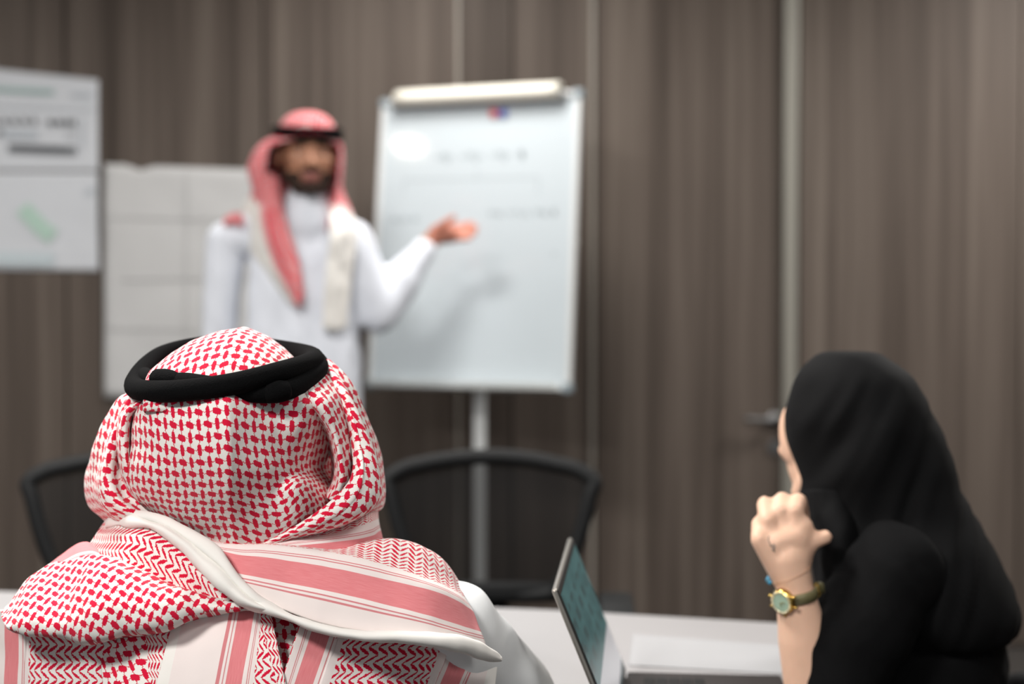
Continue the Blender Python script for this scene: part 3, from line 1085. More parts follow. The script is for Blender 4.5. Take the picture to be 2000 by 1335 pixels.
def paint(me, T, s, fn):
    """assign a material slot to each face from its place in head space"""
    Ti = T.inverted()
    for p in me.polygons:
        q = (Ti @ p.center) / s
        p.material_index = fn(q)


def patch(rows, nu, nv, vrow=None, ucol=None, crease=None, vbase=0.0, uscale=1 / 0.9, wrinkle=0.0, seed=0.0, S=0.9, rot=0.0, uoff=0.0, folds=None):
    """cloth surface through a grid of (px, py, depth) points; returns vertex grid and uv grid (metres of cloth)"""
    P = np.array([[tuple(at(a, b, y * S)) for a, b, y in r_] for r_ in rows])
    if crease is None:
        G = cr(np.swapaxes(cr(P, nv), 0, 1), nu); G = np.swapaxes(G, 0, 1)
    else:
        Q = np.swapaxes(cr(P, nv), 0, 1); n1 = int(round(nu * crease / (P.shape[1] - 1)))
        G = np.concatenate([cr(Q[:crease + 1], n1)[:-1], cr(Q[crease:], nu - n1 + 1)]); G = np.swapaxes(G, 0, 1)
    nvv, nuu = G.shape[:2]
    if wrinkle:
        dv = np.gradient(G, axis=0); du = np.gradient(G, axis=1)
        N = np.cross(du, dv); N /= np.linalg.norm(N, axis=2, keepdims=True) + 1e-9
        for j in range(nvv):
            for i in range(nuu):
                p = G[j, i]
                fo = 0.0
                if folds:
                    a_, b_ = i / (nuu - 1), j / (nvv - 1)
                    fo = folds[0] * math.sin(6.283 * (folds[1] * a_ + folds[2] * b_ + 0.35 * mnoise.noise(Vector((a_ * 2, b_ * 3, seed))))) * math.sin(math.pi * a_) ** 0.6 * math.sin(math.pi * b_) ** 0.5
                k = mnoise.noise(Vector((p[0] * 26 + seed, p[1] * 26, p[2] * 18 + seed))) + 0.5 * mnoise.noise(Vector((p[0] * 60 + seed, p[1] * 60, p[2] * 40)))
                G[j, i] = p + N[j, i] * (wrinkle * k + fo)
    au = np.concatenate([np.zeros((nvv, 1)), np.cumsum(np.linalg.norm(np.diff(G, axis=1), axis=2), axis=1)], axis=1)
    av = np.concatenate([np.zeros((1, nuu)), np.cumsum(np.linalg.norm(np.diff(G, axis=0), axis=2), axis=0)], axis=0)
    mid = nuu // 2 if crease is None else n1 - 1
    au = au - au[:, mid:mid + 1]
    U, V_ = au * uscale, av * uscale
    if crease is not None:                      # rows stay level either side of a pressed crease
        V_ = np.repeat(V_[:, mid:mid + 1], nuu, axis=1) * 0.6 + V_ * 0.4
    if vrow is not None:
        V_ = np.repeat(cr(np.array(vrow, float)[:, None], nvv) if False else np.interp(np.linspace(0, len(vrow) - 1, nvv), range(len(vrow)), vrow)[:, None], nuu, axis=1)
    if ucol is not None:                        # bands run down the columns
        V_ = np.repeat(np.interp(np.linspace(0, len(ucol) - 1, nuu), range(len(ucol)), ucol)[None, :], nvv, axis=0)
        U = av * uscale
    if rot:
        c, s = math.cos(rot), math.sin(rot)
        U, V_ = U * c - V_ * s, U * s + V_ * c
    return G, np.stack([U + uoff, V_ + vbase], axis=2)


class Cloth:
    def __init__(s): s.v, s.f, s.uv, s.n = [], [], [], 0

    def add(s, G, UV, closed_u=False):
        a, b = G.shape[:2]
        base = s.n
        s.v.append(G.reshape(-1, 3)); s.uv.append(UV.reshape(-1, 2)); s.n += a * b
        for j in range(a - 1):
            for i in range(b if closed_u else b - 1):
                i2 = (i + 1) % b
                s.f.append((base + j * b + i, base + j * b + i2, base + (j + 1) * b + i2, base + (j + 1) * b + i))

    def build(s, name, mats, parent, thick=0.0016):
        me = bpy.data.meshes.new(name)
        me.from_pydata(np.concatenate(s.v).tolist(), [], s.f)
        me.update()
        uv = np.concatenate(s.uv)
        l = me.uv_layers.new(name='UVMap')
        idx = np.empty(len(me.loops), int); me.loops.foreach_get('vertex_index', idx)
        l.data.foreach_set('uv', uv[idx].ravel())
        o = link(name, me, mats, parent, True, keep=True)
        if thick:
            m = o.modifiers.new('thickness', 'SOLIDIFY'); m.thickness = thick; m.offset = 0
        return o


# ============================ the man in the foreground, seen from behind
S = 0.9
man = empty('person', (at(450, 900, 1.68 * S).x, 1.68 * S, 0.0))
tag(man, 'person seen from behind in a red and white checked headscarf and white gown', 'person')


def A(px, py, Y): return at(px, py, Y * S)


hc = A(445, 800, 1.685)
TH = Matrix.Translation(A(445, 872, 1.69)) @ Matrix.Rotation(R(172), 4, 'Z') @ Matrix.Rotation(R(4), 4, 'X')
HS = 0.86
parts = head_parts(TH, HS)
neck0 = hc + Vector((0, 0.0, -0.09)); chest = hc + Vector((0.0, 0.02, -0.34))
parts += [('c', neck0, 0.052, hc + Vector((0, 0.0, -0.17)), 0.056),
          ('e', hc + Vector((0, 0.015, -0.30)), (0.135, 0.075, 0.13), None), ('e', hc + Vector((0, 0.02, -0.47)), (0.14, 0.085, 0.16), None),
          ('e', hc + Vector((0, 0.02, -0.60)), (0.15, 0.10, 0.10), None)]
SHR, SHL = A(868, 1246, 1.69), A(120, 1246, 1.71)
ELR, ELL = A(988, 1392, 1.79), A(20, 1400, 1.80)
ELR.z = ELL.z = TZ + 0.062
HPR, HPL = hc + Vector((0.09, 0.02, -0.63)), hc + Vector((-0.09, 0.02, -0.63))
for SH, EL, q in ((SHR, ELR, 1), (SHL, ELL, -1)):
    WR = Vector((EL.x - q * 0.10, EL.y + 0.20, TZ + 0.045)); 
    parts += [('c', hc + Vector((q * 0.08, 0.015, -0.22)), 0.05, SH, 0.045), ('c', SH, 0.046, EL, 0.036), ('c', EL, 0.036, WR, 0.024)]
    HD = WR + Vector((-q * 0.03, 0.07, -0.006))
    parts += [('c', WR, 0.023, HD, 0.026)]
    for k in range(4):
        b = HD + Vector((q * (0.028 - 0.018 * k), 0.012, 0)); 
        parts.append(('c', b, 0.0095, b + Vector((-q * 0.008, 0.045 + 0.008 * (k in (1, 2)), -0.012)), 0.008))
        parts.append(('c', b + Vector((-q * 0.008, 0.045 + 0.008 * (k in (1, 2)), -0.012)), 0.008, b + Vector((-q * 0.012, 0.065, -0.022)), 0.007))
    parts.append(('c', WR + Vector((-q * 0.015, 0.02, -0.004)), 0.011, WR + Vector((-q * 0.055, 0.065, -0.012)), 0.009))
SEATZ = 0.49
for HP, q in ((HPR, 1), (HPL, -1)):
    hp = Vector((HP.x, HP.y, SEATZ + 0.085)); kn = Vector((HP.x + q * 0.06, HP.y + 0.40, SEATZ + 0.06)); an = Vector((kn.x, kn.y + 0.02, 0.09))
    parts += [('c', hp, 0.085, kn, 0.058), ('c', kn, 0.056, an, 0.036), ('c', an + Vector((0, -0.03, -0.045)), 0.04, an + Vector((0, 0.15, -0.055)), 0.033)]
me = blob(parts, 0.0055, 4)
for m in (M['skin_tan'], M['beard']): me.materials.append(m)
link('body', me, [], man, keep=True)
eyes(man, TH, HS)

# white gown: torso, sleeves and skirt as one garment
gp = [('e', hc + Vector((0, 0.02, -0.315)), (0.175, 0.095, 0.115), None), ('e', hc + Vector((0, 0.025, -0.47)), (0.185, 0.112, 0.20), None),
      ('e', hc + Vector((0, 0.03, -0.62)), (0.195, 0.13, 0.13), None), ('c', neck0 + Vector((0, 0, -0.06)), 0.062, neck0 + Vector((0, 0.01, -0.12)), 0.085)]
for SH, EL, q in ((SHR, ELR, 1), (SHL, ELL, -1)):
    WR = Vector((EL.x - q * 0.10, EL.y + 0.20, TZ + 0.045))
    gp += [('c', hc + Vector((q * 0.06, 0.015, -0.230)), 0.066, SH, 0.066), ('c', SH, 0.066, EL, 0.061), ('c', EL, 0.059, WR + (EL - WR) * 0.12, 0.036)]
for HP, q in ((HPR, 1), (HPL, -1)):
    hp = Vector((HP.x, HP.y, SEATZ + 0.10)); kn = Vector((HP.x + q * 0.06, HP.y + 0.40, SEATZ + 0.07))
    gp += [('c', hp, 0.105, kn, 0.085), ('c', kn, 0.084, Vector((kn.x, kn.y + 0.03, 0.20)), 0.09)]
gp.append(('c', Vector((hc.x, HPR.y + 0.1, SEATZ + 0.09)), 0.09, Vector((hc.x, HPR.y + 0.43, SEATZ + 0.06)), 0.07))
gp.append(('c', Vector((hc.x, HPR.y + 0.43, SEATZ + 0.03)), 0.07, Vector((hc.x, HPR.y + 0.45, 0.22)), 0.08))
me = blob(gp, 0.007, 8)
ripple(me, lambda c: (mnoise.noise(Vector((c.x * 9 + c.z * 7, c.y * 9, c.z * 5))) * 0.008 + mnoise.noise(Vector((c.x * 24 - c.z * 16, c.y * 20, c.z * 9))) * 0.0035))
link('gown', me, M['thobe'], man, keep=True)

cl = Cloth()
# crown
sil = [(288, 778), (291, 758), (296, 738), (305, 718), (340, 689), (380, 664), (430, 647), (462, 642), (477, 639), (492, 645), (520, 657), (550, 679), (575, 704), (585, 726), (592, 752), (596, 778)]
sx_ = np.interp(np.linspace(0, 15, 90), range(16), [p[0] for p in sil]); sy_ = np.interp(np.linspace(0, 15, 90), range(16), [p[1] for p in sil])
zb = A(440, 792, 1.68).z
G = np.zeros((60, 90, 3)); tv = np.linspace(-math.pi / 2, math.pi / 2, 60)
for i in range(90):
    p = A(sx_[i], sy_[i], 1.68)
    w = 1 - abs((i - 44.5) / 45) ** 3
    for j, a in enumerate(tv):
        dep = 0.108 * S * math.sin(a) * (0.12 + 0.88 * w)
        hgt = math.cos(a) ** 0.85
        x = hc.x + (p.x - hc.x) * (1 - 0.10 * math.sin(a) ** 2)
        G[j, i] = (x, 1.68 * S + dep, zb + (p.z - zb) * hgt)
au = np.cumsum(np.concatenate([np.zeros((60, 1)), np.linalg.norm(np.diff(G, axis=1), axis=2)], axis=1), axis=1)
av = np.cumsum(np.concatenate([np.zeros((1, 90)), np.linalg.norm(np.diff(G, axis=0), axis=2)], axis=0), axis=0)
amid = au[20:21, 44:45]
UVc = np.stack([np.repeat(au[28:29, :] - amid, 60, axis=0) / S, np.repeat(av[:, 44:45], 90, axis=1) / S + 0.6], axis=2)
cl.add(G, UVc)
# back panel under the head cord, pressed crease down its middle
rows = [
    [(294, 772, 1.69), (318, 768, 1.640), (372, 758, 1.590), (443, 755, 1.574), (515, 752, 1.588), (575, 748, 1.615), (622, 742, 1.68)],
    [(262, 785, 1.66), (295, 783, 1.605), (364, 783, 1.570), (443, 783, 1.548), (528, 783, 1.588), (598, 786, 1.600), (650, 795, 1.65)],
    [(252, 830, 1.67), (276, 828, 1.605), (356, 830, 1.562), (443, 830, 1.536), (535, 830, 1.584), (600, 832, 1.605), (664, 838, 1.71)],
    [(250, 875, 1.68), (270, 872, 1.610), (352, 875, 1.562), (446, 875, 1.535), (538, 875, 1.586), (602, 878, 1.632), (678, 885, 1.76)],
    [(244, 925, 1.68), (262, 920, 1.612), (350, 920, 1.570), (448, 920, 1.541), (545, 918, 1.588), (606, 916, 1.650), (676, 918, 1.78)],
    [(252, 968, 1.69), (272, 960, 1.620), (352, 962, 1.585), (450, 962, 1.554), (535, 958, 1.590), (588, 950, 1.598), (668, 962, 1.70)],
    [(290, 1005, 1.70), (312, 1000, 1.640), (372, 1004, 1.602), (454, 1008, 1.580), (535, 1004, 1.594), (595, 994, 1.604), (650, 1000, 1.66)],
    [(335, 1045, 1.70), (360, 1042, 1.650), (405, 1046, 1.622), (460, 1050, 1.600), (525, 1046, 1.606), (578, 1036, 1.615), (630, 1035, 1.66)],
    [(365, 1090, 1.70), (395, 1090, 1.660), (430, 1090, 1.640), (466, 1092, 1.625), (515, 1088, 1.626), (560, 1080, 1.630), (610, 1075, 1.67)]]
cl.add(*patch(rows, 84, 92, crease=3, vbase=1.0, uoff=0.0061, wrinkle=0.0012, seed=2))
# right side of the scarf: inner roll, outer drape
rows = [
    [(570, 770, 1.62), (598, 758, 1.618), (628, 738, 1.65), (656, 718, 1.71)],
    [(600, 800, 1.640), (622, 790, 1.600), (652, 780, 1.63), (684, 772, 1.69)],
    [(634, 845, 1.680), (646, 836, 1.608), (668, 830, 1.63), (698, 828, 1.69)],
    [(648, 892, 1.700), (658, 885, 1.612), (678, 883, 1.625), (708, 884, 1.68)],
    [(648, 935, 1.690), (662, 935, 1.612), (682, 936, 1.622), (706, 936, 1.67)],
    [(630, 968, 1.670), (648, 976, 1.622), (670, 982, 1.628), (692, 990, 1.67)]]
cl.add(*patch(rows, 30, 60, vbase=1.003, wrinkle=0.0012, seed=5, rot=0.25))
rows = [
    [(606, 712, 1.705), (626, 704, 1.700), (642, 704, 1.70), (648, 714, 1.78)],
    [(636, 772, 1.672), (660, 756, 1.655), (680, 750, 1.69), (686, 765, 1.78)],
    [(672, 815, 1.650), (688, 808, 1.636), (708, 808, 1.68), (714, 822, 1.78)],
    [(684, 872, 1.636), (706, 868, 1.622), (730, 866, 1.67), (736, 880, 1.78)],
    [(690, 912, 1.618), (714, 918, 1.606), (742, 925, 1.66), (748, 940, 1.78)],
    [(676, 948, 1.606), (706, 962, 1.596), (744, 968, 1.65), (749, 980, 1.78)],
    [(632, 990, 1.600), (676, 1002, 1.592), (730, 990, 1.65), (742, 995, 1.78)],
    [(566, 1032, 1.604), (622, 1032, 1.598), (690, 1012, 1.65), (725, 1005, 1.76)],
    [(492, 1066, 1.616), (550, 1058, 1.614), (625, 1040, 1.66), (690, 1025, 1.75)]]
cl.add(*patch(rows, 60, 110, vbase=1.4, wrinkle=0.002, seed=9, rot=0.15, folds=(0.0042, 2.2, -0.6)))
# left side of the scarf: roll and outer drape
rows = [
    [(262, 788, 1.68), (272, 782, 1.640), (288, 780, 1.622), (304, 786, 1.63)],
    [(230, 815, 1.70), (240, 806, 1.640), (254, 806, 1.630), (264, 818, 1.67)],
    [(222, 860, 1.70), (232, 855, 1.636), (248, 858, 1.630), (258, 866, 1.68)],
    [(228, 905, 1.70), (238, 900, 1.632), (252, 905, 1.630), (260, 912, 1.67)],
    [(240, 948, 1.69), (250, 942, 1.634), (264, 942, 1.636), (274, 944, 1.66)],
    [(262, 985, 1.68), (276, 978, 1.642), (290, 974, 1.645), (300, 974, 1.66)]]
cl.add(*patch(rows, 26, 60, vbase=1.007, wrinkle=0.001, seed=12, rot=-0.2))
rows = [
    [(268, 770, 1.78), (252, 770, 1.70), (264, 775, 1.665), (290, 780, 1.655)],
    [(234, 792, 1.79), (229, 786, 1.70), (246, 788, 1.660), (272, 794, 1.665)],
    [(205, 838, 1.79), (204, 834, 1.70), (228, 834, 1.655), (252, 844, 1.675)],
    [(186, 888, 1.79), (186, 884, 1.70), (216, 884, 1.650), (250, 894, 1.672)],
    [(172, 940, 1.79), (173, 938, 1.70), (206, 938, 1.644), (250, 934, 1.660)],
    [(178, 985, 1.79), (182, 984, 1.69), (216, 975, 1.638), (256, 966, 1.652)],
    [(200, 1010, 1.78), (207, 1008, 1.69), (246, 1000, 1.638), (294, 1002, 1.65)],
    [(232, 1040, 1.76), (242, 1035, 1.69), (284, 1028, 1.645), (332, 1030, 1.66)]]
cl.add(*patch(rows, 60, 90, vbase=1.8, wrinkle=0.0022, seed=15, rot=0.12, folds=(0.0040, 2.0, 0.7)))
# band under the right drape
rows = [
    [(470, 1064, 1.618), (560, 1050, 1.618), (650, 1026, 1.636), (715, 1004, 1.67), (738, 994, 1.76)],
    [(462, 1070, 1.612), (560, 1058, 1.610), (650, 1040, 1.628), (716, 1018, 1.66), (739, 1008, 1.76)],
    [(455, 1078, 1.606), (560, 1064, 1.604), (650, 1054, 1.618), (718, 1042, 1.65), (742, 1030, 1.76)],
    [(450, 1092, 1.604), (560, 1090, 1.602), (650, 1086, 1.612), (722, 1080, 1.65), (748, 1062, 1.76)]]
cl.add(*patch(rows, 50, 34, vrow=[.15, .115, .086, .055], wrinkle=0.0015, seed=20))
# upper left chevron panel
rows = [
    [(214, 1004, 1.72), (262, 1004, 1.650), (318, 1016, 1.625), (378, 1052, 1.605), (430, 1092, 1.592), (472, 1138, 1.585), (520, 1192, 1.58)],
    [(196, 1030, 1.72), (246, 1028, 1.640), (300, 1036, 1.612), (352, 1066, 1.596), (402, 1104, 1.584), (448, 1148, 1.578), (500, 1192, 1.575)],
    [(178, 1058, 1.72), (230, 1058, 1.630), (280, 1066, 1.606), (334, 1092, 1.592), (382, 1124, 1.582), (428, 1158, 1.576), (478, 1192, 1.575)],
    [(160, 1092, 1.72), (216, 1112, 1.626), (270, 1124, 1.604), (330, 1146, 1.590), (382, 1166, 1.582), (422, 1180, 1.578), (460, 1194, 1.576)]]
Gb, Ub = patch(rows, 90, 50, wrinkle=0.0012, seed=24)
Ub = np.stack([Ub[:, :, 1] * 1.02, Ub[:, :, 0] + 2.5], axis=2)     # chevrons stand across the band
hemv = np.linspace(0, 1, 50)[:, None] * np.ones((1, 90))
hemv = hemv + 0.10 * (np.linspace(0, 1, 90)[None, :] - 0.35)
edge = hemv < 0.30
Ub[edge] = np.stack([Ub[edge][:, 1] - 2.5, np.interp(hemv[edge], [0, 0.16, 0.30], [0.0, 0.040, 0.100])], axis=1)
cl.add(Gb, Ub)
# left shoulder roll
rows = [
    [(10, 1190, 1.78), (60, 1136, 1.78), (112, 1102, 1.78), (165, 1072, 1.75), (240, 1104, 1.64), (340, 1140, 1.61), (420, 1164, 1.60), (474, 1176, 1.59)],
    [(6, 1192, 1.69), (58, 1136, 1.67), (112, 1102, 1.66), (172, 1080, 1.63), (250, 1108, 1.600), (345, 1144, 1.578), (420, 1168, 1.572), (474, 1180, 1.57)],
    [(4, 1204, 1.62), (60, 1165, 1.600), (120, 1146, 1.590), (185, 1130, 1.565), (260, 1140, 1.552), (345, 1162, 1.550), (416, 1175, 1.558), (472, 1182, 1.565)],
    [(10, 1220, 1.58), (68, 1205, 1.560), (125, 1196, 1.555), (190, 1188, 1.535), (265, 1188, 1.530), (345, 1188, 1.538), (412, 1187, 1.552), (470, 1184, 1.562)],
    [(22, 1230, 1.58), (78, 1237, 1.560), (135, 1242, 1.548), (200, 1246, 1.536), (272, 1236, 1.534), (345, 1216, 1.544), (410, 1198, 1.556), (468, 1186, 1.564)],
    [(34, 1226, 1.62), (84, 1238, 1.600), (140, 1246, 1.590), (206, 1252, 1.575), (276, 1240, 1.575), (346, 1220, 1.580), (410, 1202, 1.58), (466, 1188, 1.58)]]
Ga, Ua = patch(rows, 110, 64, wrinkle=0.0035, seed=31, folds=(0.0035, 3.2, 0.8))
pu, pv = Ga[..., 0] / S * 1.14, -(Ga[..., 2] + 0.5 * Ga[..., 1]) / S * 1.14
ca, sa_ = math.cos(R(-24)), math.sin(R(-24))
cl.add(Ga, np.stack([pu * ca - pv * sa_, 3.35 + pu * sa_ + pv * ca], axis=2))
# pink striped fold on top of the roll
rows = [
    [(84, 1116, 1.80), (118, 1090, 1.80), (148, 1070, 1.79), (170, 1064, 1.77), (186, 1072, 1.74)],
    [(86, 1112, 1.72), (120, 1086, 1.71), (149, 1065, 1.70), (171, 1060, 1.69), (188, 1070, 1.68)],
    [(92, 1120, 1.66), (126, 1098, 1.655), (154, 1084, 1.645), (178, 1080, 1.635), (196, 1084, 1.63)],
    [(98, 1128, 1.67), (132, 1110, 1.665), (160, 1098, 1.655), (184, 1094, 1.645), (204, 1096, 1.64)]]
cl.add(*patch(rows, 40, 30, vrow=[.050, .060, .085, .112], wrinkle=0.001, seed=36))
# right shoulder panel with the woven stripes
yy = {0: [1.566, 1.556, 1.546, 1.540, 1.545, 1.575, 1.610]}
D = [
    (.018, [(486, 1162), (560, 1192), (640, 1220), (740, 1236), (830, 1242), (900, 1248), (948, 1262)], 0.0),
    (.045, [(478, 1136), (560, 1156), (640, 1174), (740, 1197), (830, 1216), (900, 1236), (944, 1248)], 0.003),
    (.055, [(472, 1120), (560, 1136), (640, 1151), (740, 1174), (830, 1197), (896, 1220), (939, 1233)], 0.008),
    (.080, [(452, 1080), (560, 1094), (640, 1108), (740, 1130), (830, 1153), (890, 1176), (925, 1196)], 0.026),
    (.092, [(444, 1070), (556, 1080), (640, 1093), (740, 1115), (830, 1139), (886, 1161), (917, 1181)], 0.034),
    (.110, [(436, 1064), (540, 1069), (640, 1082), (740, 1102), (826, 1126), (880, 1148), (907, 1166)], 0.044),
    (.150, [(434, 1062), (530, 1065), (640, 1073), (740, 1074), (812, 1092), (868, 1122), (900, 1150)], 0.066),
    (.190, [(434, 1062), (530, 1064), (640, 1071), (744, 1050), (800, 1058), (856, 1086), (894, 1134)], 0.10),
    (.230, [(434, 1070), (530, 1075), (640, 1085), (750, 1064), (806, 1072), (862, 1102), (896, 1146)], 0.18)]
rows = [[(ps_[0][0] - 42, ps_[0][1] - 14, yy[0][0] + dy + 0.022)] + [(p[0], p[1], yb + dy) for p, yb in zip(ps_, yy[0])] for _, ps_, dy in D]
cl.add(*patch(rows, 96, 100, vrow=[d[0] for d in D], wrinkle=0.0014, seed=41, folds=(0.0028, 0.7, 1.6)))
# twisted white hem: a flat lip above, a broad turned-over band, then a narrow fold along the panel's lower edge
UP = [(213, 1000), (262, 996), (322, 1008), (380, 1038), (424, 1066), (446, 1094), (470, 1128), (504, 1160), (556, 1193)]
MI = [(212, 1008), (258, 1006), (314, 1020), (366, 1050), (406, 1080), (436, 1108), (464, 1142), (500, 1173), (556, 1197)]
LO = [(206, 1028), (246, 1024), (296, 1032), (340, 1060), (374, 1098), (404, 1130), (440, 1158), (484, 1183), (556, 1201)]
dm = [1.70, 1.640, 1.606, 1.588, 1.572, 1.560, 1.552, 1.546, 1.552]
q3 = lambda L, o, dy=0: [(x, y + dy, d + o) for (x, y), d in zip(L, dm)]
mid2 = [((a[0] + b[0]) / 2, (a[1] + b[1]) / 2) for a, b in zip(MI, LO)]
cl.add(*patch([q3(UP, .026, 4), q3(UP, .004), q3(MI, -.004), q3(MI, .010, 5)], 90, 16, vrow=[.01, .01, .012, .012], wrinkle=0.0015, seed=81))
cl.add(*patch([q3(MI, .014, -2), q3(MI, .002, 2), q3(mid2, -.010), q3(LO, -.004), q3(LO, .016, 1)], 90, 24, vrow=[.012, .012, .010, .008, .005], wrinkle=0.003, seed=83))
UP = [(488, 1160), (548, 1190), (622, 1217), (700, 1231), (780, 1232), (856, 1236), (920, 1246), (962, 1268), (980, 1284)]
LO = [(482, 1182), (548, 1206), (624, 1234), (702, 1250), (782, 1254), (856, 1262), (912, 1276), (952, 1290), (978, 1290)]
dm = [1.552, 1.542, 1.535, 1.528, 1.528, 1.538, 1.560, 1.585, 1.605]
mid2 = [((a[0] + b[0]) / 2, (a[1] + b[1]) / 2) for a, b in zip(UP, LO)]
cl.add(*patch([q3(UP, .022, 6), q3(UP, .003), q3(mid2, -.007), q3(LO, -.002), q3(LO, .018, -2)], 110, 22, vrow=[.016, .014, .010, .006, .003], wrinkle=0.002, seed=86))


# sheets of the lower back, beneath the folds
def YE(px, add=0.0): return 1.552 + 0.12 * ((px - 470) / 520.0) ** 2 + add


def lower(cols, y0, y1, add, n=5, seed=0, nu=70, mode='bands', vbase=1.0, rot=0.0, bulge=0.0, tilt=0.0, y0r=None):
    rows = []
    for j in range(n):
        b = j / (n - 1)
        row = []
        for k, (v, xt, xb) in enumerate(cols):
            x = xt + (xb - xt) * b
            a = k / (len(cols) - 1)
            ya = y0 if y0r is None else y0 + (y0r - y0) * a
            row.append((x, ya + (y1 - ya) * b, YE(x, add) - 0.012 * b - bulge * math.sin(math.pi * a) + tilt * (1 - b) ** 2))
        rows.append(row)
    if mode == 'bands':
        cl.add(*patch(rows, nu, 60, ucol=[c[0] for c in cols], wrinkle=0.002, seed=seed))
    else:
        cl.add(*patch(rows, nu, 60, vbase=vbase, rot=rot, wrinkle=0.002, seed=seed))


lower([(.036, -60, -70), (.0545, 10, 10), (.0805, 35, 38), (.092, 48, 51), (.110, 58, 60), (.170, 140, 142), (.226, 226, 232)], 1190, 1420, 0.004, seed=51, nu=110)
lower([(0, 196, 206), (0, 235, 245), (0, 270, 282), (0, 296, 318)], 1205, 1420, -0.006, tilt=0.03, seed=55, mode='hound', vbase=1.1, rot=R(18), bulge=0.008)
lower([(.112, 268, 300), (.16, 300, 325), (.2, 350, 345)], 1195, 1420, -0.010, tilt=0.035, seed=57, bulge=0.002, nu=40)
lower([(0.0, 346, 286), (.018, 362, 308), (.0445, 452, 402), (.0545, 470, 424), (.0805, 500, 457), (.092, 509, 474), (.110, 514, 486), (.150, 524, 572), (.185, 500, 560)], 1176, 1420, -0.016, seed=61, nu=130, tilt=0.050)
lower([(0, 486, 540), (0, 540, 556), (0, 590, 575), (0, 640, 590)], 1188, 1420, 0.010, tilt=0.045, seed=64, mode='hound', vbase=1.3)
lower([(.299, 592, 520), (.281, 604, 536), (.2695, 616, 547), (.250, 652, 582), (.239, 666, 600), (.2265, 680, 618), (.110, 868, 800), (.092, 880, 812), (.0805, 892, 826), (.0545, 926, 862), (.0445, 936, 878), (.018, 960, 925), (0.0, 972, 956)], 1196, 1420, -0.010, seed=67, nu=180, tilt=0.025, y0r=1280)
scarf = cl.build('headscarf', M['shemagh'], man)


# head cord: two felted rings crossing at the back
def cord(bm, pts, r_):
    P = cr([tuple(A(*p)) for p in pts], 110, closed=True)
    tube_bm(bm, [Vector(p) for p in P], r_, 18, closed=True)


bm = bmesh.new()
cord(bm, [(440, 752, 1.556), (545, 727, 1.590), (612, 704, 1.68), (578, 688, 1.77), (440, 672, 1.81), (318, 694, 1.77), (263, 752, 1.665), (320, 764, 1.578)], 0.0112)
cord(bm, [(440, 758, 1.572), (548, 764, 1.585), (620, 722, 1.67), (592, 694, 1.76), (440, 680, 1.80), (308, 706, 1.77), (280, 736, 1.70), (340, 744, 1.602)], 0.0108)
# stitched ends
for (a, b) in (((306, 738, 1.612), (352, 745, 1.592)), ((520, 767, 1.570), (562, 762, 1.580))):
    p, q = A(*a), A(*b)
    tube_bm(bm, [p + (p - q) * 0.15, p, p + (q - p) * 0.3, (p + q) / 2, q + (p - q) * 0.3, q, q + (q - p) * 0.12], [0.006, 0.0098, 0.0112, 0.0114, 0.0112, 0.0098, 0.006], 14)
fin('head_cord', bm, M['black_wool'], man, True, keep=True)

# ============================ the speaker
SPY = 4.22
spk = empty('person', (at(580, 600, SPY).x, SPY, 0))
tag(spk, 'standing bearded person in white gown gesturing at the flip chart with open hand', 'person')


def B(px, py, dy=0.0): return at(px, py, SPY + dy)


hc2 = B(601, 301, 0.0)
TH2 = Matrix.Translation(hc2) @ Matrix.Rotation(R(14), 4, 'Z') @ Matrix.Rotation(R(3), 4, 'X')
H2 = 1.07
parts = head_parts(TH2, H2)
parts += [('c', hc2 + Vector((0, 0.02, -0.08)), 0.058, hc2 + Vector((0, 0.035, -0.20)), 0.062),
          ('e', hc2 + Vector((-0.02, 0.05, -0.34)), (0.15, 0.09, 0.14), None), ('e', hc2 + Vector((-0.03, 0.05, -0.55)), (0.14, 0.09, 0.20), None), ('e', hc2 + Vector((-0.03, 0.05, -0.75)), (0.15, 0.10, 0.14), None)]
sl, el_, wl = B(440, 470, 0.05), B(428, 665, 0.06), B(430, 840, 0.0)
sr, er, wr = B(690, 470, 0.05), B(742, 608, 0.06), B(836, 474, 0.14)
parts += [('c', sl, 0.05, el_, 0.04), ('c', el_, 0.04, wl, 0.026), ('c', sr, 0.05, er, 0.040), ('c', er, 0.040, wr, 0.026),
          ('c', B(520, 440, .05), 0.06, sl, 0.05), ('c', B(630, 440, .05), 0.06, sr, 0.05)]
# open right-hand palm
pm = B(872, 455, 0.17)
parts += [('c', wr, 0.025, B(852, 462, .15), 0.029), ('c', B(848, 462, .15), 0.024, B(880, 462, .17), 0.022), ('c', B(852, 452, .14), 0.022, B(884, 448, .17), 0.020), ('c', B(850, 458, .14), 0.024, B(884, 455, .15), 0.02)]
fg = [((884, 446, .17), (906, 440, .17), (922, 436, .16), .0095), ((888, 452, .165), (912, 447, .16), (930, 444, .15), .0098), ((888, 460, .155), (912, 457, .15), (928, 455, .14), .0095), ((884, 467, .15), (904, 466, .14), (918, 465, .13), .0085)]
for a, b, c, r_ in fg:
    parts += [('c', B(*a), r_ * 1.1, B(*b), r_), ('c', B(*b), r_, B(*c), r_ * 0.82)]
parts += [('c', B(850, 450, .13), 0.014, B(868, 436, .12), 0.0115), ('c', B(868, 436, .12), 0.0115, B(886, 424, .12), 0.0095)]
